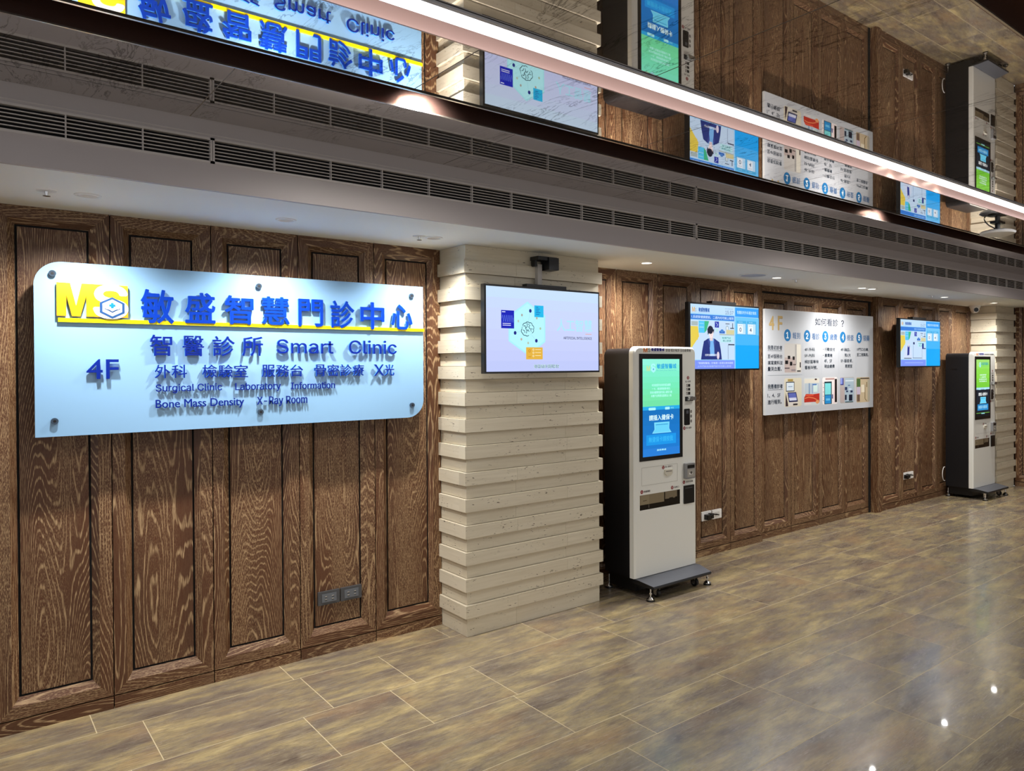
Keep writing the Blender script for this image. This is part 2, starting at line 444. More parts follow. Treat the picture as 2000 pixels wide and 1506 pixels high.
# air grilles
gl = [-3.0, -2.055, .785, 3.625, 6.465, 9.305, XE]
names = ['short beige linear air grille at far left end of bulkhead', 'beige linear air grille above the left end of the big blue sign',
         'beige linear air grille above the stone column and first kiosk', 'beige linear air grille above the instruction board',
         'beige linear air grille above the far wall screen', 'short beige linear air grille above the far stone column']
for i, (a, b) in enumerate(zip(gl, gl[1:])):
    if i == 0: continue
    t = thing('air_grille', names[i], 'air vent', ((a + b) / 2, YF, 2.39), 'linear grilles along the bulkhead')
    mb = MB(); z0, z1 = 2.338, 2.437
    mb.box(a + .001, b - .001, YF - .003, YF + .02, z0, z0 + .009, GRILLE); mb.box(a + .001, b - .001, YF - .003, YF + .02, z1 - .009, z1, GRILLE)
    mb.box(a + .001, a + .008, YF - .003, YF + .02, z0, z1, GRILLE); mb.box(b - .008, b - .001, YF - .003, YF + .02, z0, z1, GRILLE)
    mb.build('frame', t)
    mb = MB()
    for k in range(1, 6):
        z = z0 + .009 + (z1 - z0 - .018) * k / 6
        mb.box(a + .008, b - .008, YF + .001, YF + .009, z - .0016, z + .0016, GRILLE)
    mb.build('slats', t)
    x = a + .2366
    while x < b - .1:
        mb = MB(); mb.box(x - .002, x + .002, YF - .001, YF + .017, z0 + .009, z1 - .009, GRILLE); x += .2366; mb.build('divider', t)

# mirrored marble ceiling in strips with slots between ------------------
def ceil_strip(name, ya, yb, x_start):
    mb = MB(); g = .002
    xs = [x_start + 1.0975 * k for k in range(-6, 12)]
    for a, b in zip(xs, xs[1:]):
        a, b = max(a, X0), min(b, XE)
        if b - a < .02: continue
        mb.quad((a + g, ya, ZC), (b - g, ya, ZC), (b - g, yb, ZC), (a + g, yb, ZC), MIRROR, (1, 0, 0))
    mb.box(X0, XE, ya, yb, ZC + .001, ZC + .02, JOINT)
    mb.box(X0, XE, ya, yb, ZC + .02, ZC + .06, DARK)
    struct(mb.build(name))
ceil_strip('ceiling', 2.532, YF, .705)
ceil_strip('ceiling_middle', 1.92, 2.336, 1.235)
ceil_strip('ceiling_near', .842, 1.733, .7025)
ceil_strip('ceiling_front', Y0, .62, .2)
mb = MB()   # slot 1
mb.box(X0, XE, 2.525, 2.535, ZC - .002, ZC + .2, BRONZE); mb.box(X0, XE, 2.336, 2.36, ZC + .004, ZC + .2, DARK)
mb.box(X0, XE, 2.36, 2.366, ZC - .001, ZC + .2, BRONZE); mb.box(X0, XE, 2.36, 2.53, ZC + .2, ZC + .21, BRONZE)
mb.box(X0, XE, 2.524, 2.53, ZC - .004, ZC + .001, LIP); mb.box(X0, XE, 2.354, 2.36, ZC - .002, ZC + .004, LIP)
struct(mb.build('trim_1'))
mb = MB()   # slot 2
mb.box(X0, XE, 1.915, 1.922, ZC - .002, ZC + .2, ROSE); mb.box(X0, XE, 1.733, 1.922, ZC + .2, ZC + .21, DARK)
mb.box(X0, XE, 1.733, 1.738, ZC, ZC + .2, DARK)
struct(mb.build('trim_2'))
mb = MB()   # slot 3
mb.box(X0, XE, .84, .846, ZC - .002, ZC + .2, BRONZE); mb.box(X0, XE, .62, .846, ZC + .2, ZC + .21, BRONZE); mb.box(X0, XE, .62, .626, ZC, ZC + .2, DARK)
mb.box(X0, XE, .836, .842, ZC - .004, ZC + .001, LIP)
struct(mb.build('trim_3'))
# LED line
t = thing('linear_light', 'long glowing white LED strip running the length of the mirrored ceiling', 'ceiling light', (3.5, 1.78, ZC))
mb = MB(); mb.box(X0, XE, 1.752, 1.822, ZC - .004, ZC + .035, M('led_diffuser', '#ffffff', .5, 0, .5, '#fafaff', 5.2)); mb.build('diffuser', t)
mb = MB(); mb.box(X0, XE, 1.738, 1.752, ZC - .006, ZC + .05, M('led_profile', '#c9c9cf', .45)); mb.box(X0, XE, 1.752, 1.822, ZC + .035, ZC + .05, GREYM); mb.build('profile', t)

# stone columns ---------------------------------------------------------
def column(x0, x1, yb, label):
    mb = MB(); R = .018
    z = 0; edges = [0, .107] + [.107 + .0755 * k for k in range(1, 28)] + [ZS]
    for i, (a, b) in enumerate(zip(edges, edges[1:])):
        if b - a < .005: continue
        p = R if i % 2 else 0
        # butt joint within a row
        xj = random.choice((.34, .55, .72)) * (x1 - x0) + x0
        for u, v in ((x0 - p, xj - .0006), (xj + .0006, x1 + p)):
            mb.box(u, v, YC - p, YC + .05, a + (.0012 if i else 0), b - .0012, STONE, (1, 0, 0))
        mb.box(x0 - p, x0 + .05, YC + .05, yb, a + (.0012 if i else 0), b - .0012, STONE, (0, 1, 0))
        mb.box(x1 - .05, x1 + p, YC + .05, yb, a + (.0012 if i else 0), b - .0012, STONE, (0, 1, 0))
    mb.box(x0 + .004, x1 - .004, YC + .004, yb, 0, ZS, M('stone_mortar', '#8d7f68', .8))
    return tag(mb.build('stone_column'), label, 'column', None)
column(2.235, 3.242, YA + .12, 'cream travertine column of stepped stone bands behind the white wall screen')
column(9.632, 10.19, YA + .12, 'far cream travertine column behind the second kiosk in the corner')

# ================================================================== SOFFIT FITTINGS
RIM = M('lamp_rim', '#f2f2f0', .35); LENS_ON = M('lamp_lens_lit', '#ffffff', .4, 0, .5, '#fff6e6', 6)
LENS_DIM = M('lamp_reflector', '#a5a09c', .35, .3, .5, '#fff2e0', .12)
dl = [(.42, 3.53, 'round recessed downlight above the left end of the blue sign', 0), (1.205, 3.55, 'round recessed downlight above the middle of the blue sign', 0),
      (1.99, 3.562, 'round recessed downlight beside the sprinkler near the stone column', 0), (3.60, 3.555, 'lit round downlight above the nearer kiosk', 1),
      (5.04, 3.53, 'lit round downlight beside the round ceiling speaker', 1), (6.35, 3.535, 'left lit downlight of the close pair above the instruction board', 1),
      (6.51, 3.527, 'right lit downlight of the close pair above the instruction board', 1), (7.93, 3.50, 'lit round downlight above the far wall screen', 1),
      (9.17, 3.49, 'lit round downlight in front of the far stone column', 1)]
for x, y, lab, on in dl:
    t = thing('downlight', lab, 'downlight', (x, y, ZS), 'recessed downlights in the soffit')
    mb = MB(); mb.lathe([(.047, 0), (.045, -.004), (.036, -.005), (.034, -.001)], (x, y, ZS), RIM); mb.build('rim', t, smooth=True)
    mb = MB(); mb.lathe([(.034, -.001), (.02, -.0015), (0, -.002)], (x, y, ZS), LENS_ON if on else LENS_DIM); mb.build('lens', t)
    spot('lamp', (x, y, ZS - .012), (x, y + .30, 0), P_WASH * .78 if not on else P_WASH * (.3 if 6 < x < 7 else .8), 128 if not on else 158, 1, (1, .97, .935), .025, t)
for x, y, lab in ((.286, 3.535, 'small chrome sprinkler head at the far left of the soffit'), (1.904, 3.564, 'small sprinkler head beside a downlight near the stone column'),
                  (5.29, 3.52, 'small sprinkler head to the right of the round speaker'), (7.65, 3.50, 'small sprinkler head above the far wall screen')):
    t = thing('sprinkler', lab, 'sprinkler', (x, y, ZS), 'sprinkler heads in the soffit')
    mb = MB(); mb.lathe([(.034, 0), (.033, -.003), (.012, -.004), (0, -.004)], (x, y, ZS), RIM); mb.build('escutcheon', t)
    mb = MB(); mb.cyl((x, y, ZS - .002), (x, y, ZS - .02), .007, .005, CHROME, 10); mb.cyl((x, y, ZS - .02), (x, y, ZS - .022), .013, .013, CHROME, 14); mb.build('nozzle', t)
t = thing('ceiling_speaker', 'large round pale grey speaker flush in the soffit between the screens', 'speaker', (4.735, 3.53, ZS))
mb = MB(); mb.lathe([(.108, 0), (.106, -.006), (.096, -.007)], (4.735, 3.53, ZS), RIM); mb.build('rim', t)
mb = MB(); mb.lathe([(.096, -.006), (0, -.007)], (4.735, 3.53, ZS), M('speaker_mesh', '#b9bcc6', .6)); mb.build('mesh_cover', t)
# turret camera
t = thing('security_camera', 'white turret security camera under the soffit beside the far stone column', 'camera', (9.47, 3.82, ZS))
cx, cy = 9.47, 3.82
mb = MB(); mb.lathe([(.062, 0), (.062, -.016), (.052, -.03), (.05, -.035)], (cx, cy, ZS), WHITE2); mb.build('mount', t, smooth=True)
mb = MB(); mb.lathe([(.0, -.09), (.022, -.086), (.042, -.068), (.05, -.045), (.048, -.03)], (cx, cy, ZS), WHITE2); mb.build('ball', t, smooth=True)
mb = MB(); d = Vector((-.75, -.62, -.12)).normalized(); c0 = Vector((cx, cy, ZS - .045)); mb.cyl(c0 + d * .03, c0 + d * .052, .036, .032, WHITE2, 20)
mb.cyl(c0 + d * .052, c0 + d * .055, .026, .024, BLACK, 20); mb.build('lens_barrel', t)
# spotlights hidden in ceiling slot 1 (aimed at the wall)
sp = [(-1.7, 'left of the sign'), (1.36, 'above the blue sign'), (4.72, 'above the wall screens'), (8.0, 'near the far screen')]
for i, (x, w_) in enumerate(sp):
    t = thing('slot_spotlight', 'spotlight tucked in the dark ceiling slot ' + w_, 'spotlight', (x, 2.445, ZC + .06), 'spotlights in the dark ceiling slot')
    mb = MB(); mb.cyl((x, 2.43, ZC + .16), (x, 2.445, ZC + .06), .035, .04, BLACKM, 20); mb.cyl((x, 2.43, ZC + .2), (x, 2.43, ZC + .15), .008, .008, BLACKM, 8); mb.build('housing', t)
    mb = MB(); mb.cyl((x, 2.4452, ZC + .059), (x, 2.4454, ZC + .057), .034, .034, LENS_ON, 20); mb.build('lens', t)
    spot('lamp', (x, 2.446, ZC + .052), (x + .15, 3.93, 1.1), P_SLOT, 130, 1, (1, .95, .88), .04, t)
for i, x in enumerate((3.72, 3.98, 4.24)):
    t = thing('slot_spotlight', ('first', 'second', 'third')[i] + ' from the left of three small spotlights in the slot beside the LED strip', 'spotlight', (x, 1.87, ZC + .06), 'three spotlights beside the LED strip')
    mb = MB(); mb.cyl((x, 1.87, ZC + .16), (x, 1.87, ZC + .06), .03, .033, BLACKM, 18); mb.cyl((x, 1.87, ZC + .2), (x, 1.87, ZC + .15), .008, .008, BLACKM, 8); mb.build('housing', t)
    mb = MB(); mb.cyl((x, 1.87, ZC + .059), (x, 1.87, ZC + .057), .029, .029, LENS_ON, 18); mb.build('lens', t)
    spot('lamp', (x, 1.87, ZC + .05), (x, 1.95, 0), 8, 120, 1, (1, .95, .85), .03, t)
# unseen fill downlights, added in the front ceiling to light the hall
FILL_LAMPS = ((-1.4, -.8, 'behind and left of the viewer'), (2.4, -.8, 'to the right of the viewer'), (6.0, -.8, 'half way along the hall'), (9.2, -.8, 'near the end wall'), (.5, -2.8, 'at the back behind the viewer'), (4.4, -2.8, 'at the back of the hall, right of the viewer'), (8.0, -2.8, 'in the far back corner of the hall'))
for i, (x, y, wh) in enumerate(FILL_LAMPS):
    t = thing('downlight', 'added fill downlight, out of view in the mirrored ceiling ' + wh, 'downlight', (x, y, ZC), 'added fill downlights over the open hall')
    mb = MB(); mb.lathe([(.07, 0), (.068, -.006), (.055, -.006), (.053, -.002)], (x, y, ZC), RIM); mb.build('rim', t)
    mb = MB(); mb.lathe([(.053, -.003), (0, -.004)], (x, y, ZC), LENS_ON); mb.build('lens', t)
    spot('lamp', (x, y, ZC - .02), (x, y + .5, 0), P_FILL, 150, 1, (1, .975, .94), .06, t)
# oval unit on black bracket under the mirrored ceiling at the right
cx, cy = 5.5, 2.07
t = thing('ceiling_unit', 'white oval device on a black bracket under the mirrored ceiling at the right edge', 'ceiling device', (cx, cy, ZC))
mb = MB(); mb.lathe([(0, -.092), (.07, -.09), (.105, -.078), (.112, -.066), (.1, -.058), (0, -.058)], (cx, cy, ZC), WHITE2); mb.build('body', t, smooth=True)
mb = MB(); mb.lathe([(0, -.058), (.06, -.058), (.06, -.048), (.02, -.045)], (cx, cy, ZC), BLACK); mb.cyl((cx, cy, ZC - .05), (cx, cy, ZC), .016, .016, BLACK, 12)
mb.box(cx - .05, cx + .05, cy - .03, cy + .03, ZC - .008, ZC, BLACK); mb.build('bracket', t)
mb = MB(); mb.tube([(cx - .22, cy + .0, ZC - .004), (cx - .2, cy, ZC - .02), (cx - .12, cy + .01, ZC - .03), (cx - .04, cy, ZC - .045)], .004, BLACK); mb.build('cable', t)

# ================================================================== BIG SIGN
YS = 3.84
GLASS = M('sign_glass', '#86b0d4', .10, 0, .6)
SBLUE = M('letter_blue', '#0835a0', .3, 0, .15); SBLUE2 = M('letter_edge_blue', '#3f8ae2', .25); NAVY = M('letter_navy', '#0c2482', .3, 0, .15)
t = thing('clinic_sign', 'large pale blue wall sign with raised blue lettering on standoffs', 'sign', (1.167, 3.9, 1.62))
mb = MB(); mb.prism(rr(.263, 2.072, 1.253, 1.996, (0, .1, 0, .1), n=12), YS, YS + .01, GLASS, M('sign_edge', '#9fc7da', .2)); mb.build('panel', t)
for (x, z) in ((.327, 1.944), (1.166, 1.943), (1.996, 1.941), (.33, 1.319), (1.17, 1.321), (1.997, 1.323)):
    mb = MB(); mb.cyl((x, YS - .012, z), (x, YS, z), .0135, .0135, M('standoff_cap', '#4b5a6b', .25, .7), 20); mb.cyl((x, YS - .0125, z), (x, YS - .012, z), .006, .006, BLACKM, 10)
    mb.cyl((x, YS + .01, z), (x, YA + .01, z), .009, .009, CHROME, 14); mb.build('standoff', t)
LT = YS - .019
def raised(name, items, m, bold, depth=.010, ms=None, y=LT):
    q = y / 3.84
    for body, bb in items:
        bb = (bb[0] * q, bb[1] * q, H_EYE + (bb[2] - H_EYE) * q, H_EYE + (bb[3] - H_EYE) * q)
        parts = [(body, bb)]
        if len(body) > 1 and ord(body[-1]) > 127:
            n_ = len(body); cw = (bb[1] - bb[0]) / (n_ + (n_ - 1) * .1)
            parts = [(ch, (bb[0] + k * cw * 1.1, bb[0] + k * cw * 1.1 + cw, bb[2], bb[3])) for k, ch in enumerate(body)]
        for ch, b_ in parts:
            mb = MB(); add_text(mb, ch, b_, y, m, bold, depth, m_side=ms)
            mb.build(name, t)
for ch, bb in (('敏', (.655, .79, 1.745, 1.9)), ('盛', (.836, .968, 1.752, 1.896)), ('智', (1.01, 1.143, 1.752, 1.892)), ('慧', (1.182, 1.318, 1.755, 1.896)),
               ('門', (1.362, 1.491, 1.752, 1.893)), ('診', (1.53, 1.662, 1.748, 1.893)), ('中', (1.697, 1.835, 1.746, 1.894)), ('心', (1.876, 2.006, 1.75, 1.89))):
    raised('title_character', [(ch, bb)], SBLUE, .014, ms=SBLUE2)
raised('subtitle_word', [('智', (.69, .781, 1.597, 1.694)), ('醫', (.824, .916, 1.596, 1.692)), ('診', (.954, 1.054, 1.597, 1.693)), ('所', (1.088, 1.186, 1.598, 1.694)),
    ('Smart', (1.253, 1.545, 1.611, 1.683)), ('Clinic', (1.63, 1.908, 1.611, 1.685))], NAVY, .008, ms=SBLUE2)
raised('department_character', [('外科', (.708, .842, 1.495, 1.556)), ('檢驗室', (.908, 1.114, 1.494, 1.556)), ('服務台', (1.18, 1.384, 1.494, 1.555)),
    ('骨密診療', (1.442, 1.714, 1.493, 1.555)), ('X光', (1.773, 1.892, 1.492, 1.554))], NAVY, .006, .009, ms=SBLUE2)
raised('english_line', [('Surgical Clinic', (.712, .995, 1.424, 1.467)), ('Laboratory', (1.055, 1.272, 1.422, 1.466)), ('Information', (1.322, 1.552, 1.429, 1.465)),
    ('Bone Mass Density', (.711, 1.095, 1.346, 1.396)), ('X-Ray Room', (1.156, 1.405, 1.346, 1.396))], NAVY, .008, .006, y=YS - .014)
raised('floor_number', [('4F', (.446, .567, 1.495, 1.582))], NAVY, .006, ms=SBLUE2)
# logo
def mat_grad():
    s = N('logo_yellow'); tc = s.n('ShaderNodeTexCoord'); sp_ = s.n('ShaderNodeSeparateXYZ'); s.l(tc.outputs['UV'], sp_.inputs[0])
    f = s.math('DIVIDE', s.math('SUBTRACT', sp_.outputs[1], 1.765), .142, True)
    s.l(s.ramp(f, [(0, lin('#e88a12')), (.5, lin('#f2ab14')), (1, lin('#f9d92c'))]), s.b.inputs['Base Color']); s.b.inputs['Roughness'].default_value = .25
    return s.m
LY_ = mat_grad()
mb = MB(); z0, z1 = 1.765, 1.907
mpts = [(.340, z0), (.374, z0), (.374, z0 + .09), (.394, z0), (.424, z0), (.446, z0 + .09), (.446, z0), (.602, z0), (.602, z1), (.430, z1), (.409, z0 + .045), (.388, z1), (.340, z1)]
mb.prism(mpts, YS - .018, YS - .008, LY_, M('logo_edge', '#c79a20', .3))
mb.build('logo_plate', t)
mb = MB(); add_text(mb, 'S', (.470, .603, 1.758, 1.909), YS - .0196, M('logo_white', '#ffffff', .3), .035, .0012)
mb.build('logo_letter', t)
mb = MB(); hx, hz = .5415, 1.807
def hexp(r, k=.84): return [(hx, hz + r * k), (hx + r, hz + r * .42 * k * 1.1), (hx + r, hz - r * .42 * k * 1.1), (hx, hz - r * k), (hx - r, hz - r * .42 * k * 1.1), (hx - r, hz + r * .42 * k * 1.1)]
mb.prism(hexp(.047, 1.0)[::-1], YS - .0209, YS - .0199, M('logo_hex', '#1f4678', .3)); mb.prism(hexp(.037, 1.0)[::-1], YS - .0212, YS - .0209, M('logo_hex_in', '#e4f4ff', .3))
cr = M('logo_cross', '#0f74c8', .3)
mb.box(hx - .005, hx + .005, YS - .0217, YS - .0212, hz - .002, hz + .022, cr); mb.box(hx - .012, hx + .012, YS - .0218, YS - .0212, hz + .005, hz + .015, cr)
bk = M('logo_book', '#183866', .3)
for sgn in (-1, 1):
    pts = [(hx, hz - .022), (hx + sgn * .014, hz - .013), (hx + sgn * .029, hz - .006), (hx + sgn * .029, hz + .001), (hx + sgn * .024, hz - .006), (hx + sgn * .012, hz - .008), (hx, hz - .016)]
    mb.prism(pts, YS - .0217, YS - .0212, bk)
mb.build('logo_emblem', t)
mb = MB(); mb.box(.345, 2.072, YS - .013, YS - .003, 1.740, 1.757, M('bar_yellow', '#ffe600', .3)); mb.build('yellow_bar', t)

# ================================================================== WALL SCREENS
def screen_shell(t, x0, x1, z0, z1, y, wall):
    mb = MB(); b = .012
    mb.box(x0, x1, y, y + .035, z0, z1, BLACK); mb.box(x0 + .12, x1 - .12, y + .035, y + .055, z0 + .06, z1 - .08, BLACKM); mb.build('casing', t)
    mb = MB(); xm = (x0 + x1) / 2
    mb.box(xm - .05, xm + .05, y + .055, wall - .02, (z0 + z1) / 2 - .05, (z0 + z1) / 2 + .05, BLACKM); mb.box(xm - .15, xm + .15, wall - .02, wall, (z0 + z1) / 2 - .12, (z0 + z1) / 2 + .12, BLACKM)
    mb.build('wall_mount', t)
# screen 1
x0, x1, z0, z1, y = 2.292, 3.157, 1.499, 2.006, 3.54
t = thing('wall_screen', 'wall screen on the stone column showing a white slide with a brain drawing', 'television', ((x0 + x1) / 2, y, 1.75), 'wall mounted screens')
screen_shell(t, x0, x1, z0, z1, y, YC - .013)
c = Canvas(y, SCR); W = '#c6d2f6'
c.rect(x0 + .013, x1 - .009, z0 + .011, z1 - .011, W)
c.grad(x0 + .013, x1 - .009, z0 + .011, z1 - .011, ['#c4dcf4', '#c5d6f5', '#c6d3f6', '#c6d2f6', '#c5cff6', '#c3ccf6', '#c0c9f5', '#bcc6f4'])
hxl = [(2.592, 1.919), (2.724, 1.841), (2.724, 1.685), (2.6, 1.6), (2.457, 1.685), (2.457, 1.83)]
c.poly(hxl, '#a8ebf6'); c.poly([(2.592 + (x - 2.592) * .93, 1.76 + (z - 1.76) * .93) for x, z in hxl], '#b3f1fa')
for a in ((2.611, 1.865), (2.501, 1.733), (2.654, 1.69)): c.line([(2.59, 1.757), a], .0012, '#8cc4dc')
for a in ((2.55, 1.838), (2.524, 1.802), (2.658, 1.824), (2.684, 1.763), (2.545, 1.697), (2.594, 1.676)): c.line([(2.59, 1.757), a], .0008, '#9fd8e6')
c.rect(2.406, 2.496, 1.758, 1.862, '#1420b4'); c.rect(2.412, 2.435, 1.85, 1.855, '#dfe6ff')
c.line([(2.412 + .078 * k / 40, 1.815 + .02 * math.sin(k * .95)) for k in range(41)], .0016, '#6a86f0')
for z in (1.774, 1.784): c.rect(2.415, 2.472, z, z + .0035, '#e8ecff')
c.rect(2.409, 2.493, 1.793, 1.794, '#4a5ae0')
c.rect(2.641, 2.709, 1.83, 1.899, '#22b6e8')
for k, wd in enumerate((.018, .028, .022, .034, .026)): c.rect(2.652, 2.652 + wd, 1.887 - .0105 * k, 1.890 - .0105 * k, '#0a3a9a')
c.rect(2.579, 2.701, 1.58, 1.651, '#e0b040')
for k in range(3):
    c.rect(2.645, 2.688, 1.637 - .018 * k, 1.6395 - .018 * k, '#fff2c8'); c.ell(2.632, 1.638 - .019 * k, .006, .006, '#fff2c8'); c.ell(2.632, 1.638 - .019 * k, .0035, .0035, '#d8a838')
c.ell(2.604, 1.63, .009, .009, '#c88a28'); c.ell(2.604, 1.63, .005, .005, '#e0b040'); c.rect(2.595, 2.615, 1.593, 1.597, '#c88a28')
for a in ((2.611, 1.865), (2.501, 1.733), (2.654, 1.69)): c.ell(a[0], a[1], .0095, .011, '#1a2480')
for a, q in (((2.55, 1.838), '#a8a8a0'), ((2.524, 1.802), '#b8c8b8'), ((2.658, 1.824), '#b8ac9c'), ((2.684, 1.763), '#a8c0a0'), ((2.545, 1.697), '#c0a898'), ((2.594, 1.676), '#b0c4b0')): c.ell(a[0], a[1], .0065, .0075, q)
def brain(c, cx, cz, s, col, bg):
    blobs = [(-.6, .1), (-.45, .55), (0, .75), (.45, .65), (.75, .25), (.7, -.2), (.3, -.45), (-.1, -.7), (-.5, -.6), (-.75, -.3)]
    for bx, bz in blobs: c.ell(cx + bx * s * .8, cz + bz * s * .75, s * .36, s * .33, col, 18)
    c.ell(cx, cz, s * .8, s * .72, bg, 24)
    for bx, bz in blobs: c.ell(cx + bx * s * .8, cz + bz * s * .75, s * .28, s * .25, bg, 18)
    for pts in ([(-.1, .75), (-.05, .3), (-.3, .1), (-.1, -.2), (-.2, -.5)], [(.35, .5), (.15, .25), (.4, 0), (.7, .05)], [(-.6, .35), (-.35, .4), (-.3, .1)], [(-.7, -.1), (-.45, -.2), (-.4, -.45)], [(.2, -.3), (.05, -.05), (-.1, -.2)], [(.05, .55), (.25, .6)], [(.55, -.25), (.4, -.1)]):
        c.line([(cx + a * s, cz + b * s) for a, b in pts], s * .075, col)
brain(c, 2.59, 1.757, .05, '#143848', '#b3f1fa')
c.text('人工智慧', 2.81, 3.09, 1.752, 1.824, '#a8e6fa', -.008)
c.rect(3.035, 3.086, 1.735, 1.739, '#e0a8a0')
c.text('ARTIFICIAL INTELLIGENCE', 2.859, 3.088, 1.703, 1.719, '#141a50', .012)
c.text('智慧健康‧輕鬆擁有', 2.633, 2.824, 1.527, 1.551, '#1f4a68', .05); c.text('智慧健康‧輕鬆擁有', 2.633, 2.824, 1.527, 1.551, '#d8f4ff', -.004)
c.build('screen', t)
# bracket, conduit and box above screen 1
t = thing('conduit', 'grey cable conduit running up the stone column to a black junction box', 'conduit', (2.76, 3.62, 2.1))
mb = MB(); mb.box(2.716, 2.748, YC - .045, YC - .013, 2.0, 2.155, M('conduit_grey', '#b5b0aa', .4)); mb.build('channel', t)
mb = MB(); mb.box(2.685, 2.83, YC - .09, YC - .01, 2.176, 2.198, BLACKM); mb.box(2.76, 2.835, YC - .1, YC - .02, 2.12, 2.195, BLACKM); mb.box(2.69, 2.705, YC - .05, YC - .013, 2.14, 2.18, BLACKM); mb.build('junction_box', t)
tag_ = thing('media_box', 'flat black media box on top of the stone column screen', 'media box', (2.78, 3.58, 2.01), 'media boxes on screen tops')
mb = MB(); mb.box(2.6, 2.9, 3.555, 3.60, 2.006, 2.026, BLACK); mb.box(2.6, 2.9, 3.553, 3.555, 2.008, 2.012, BLACKM); mb.build('box', tag_)
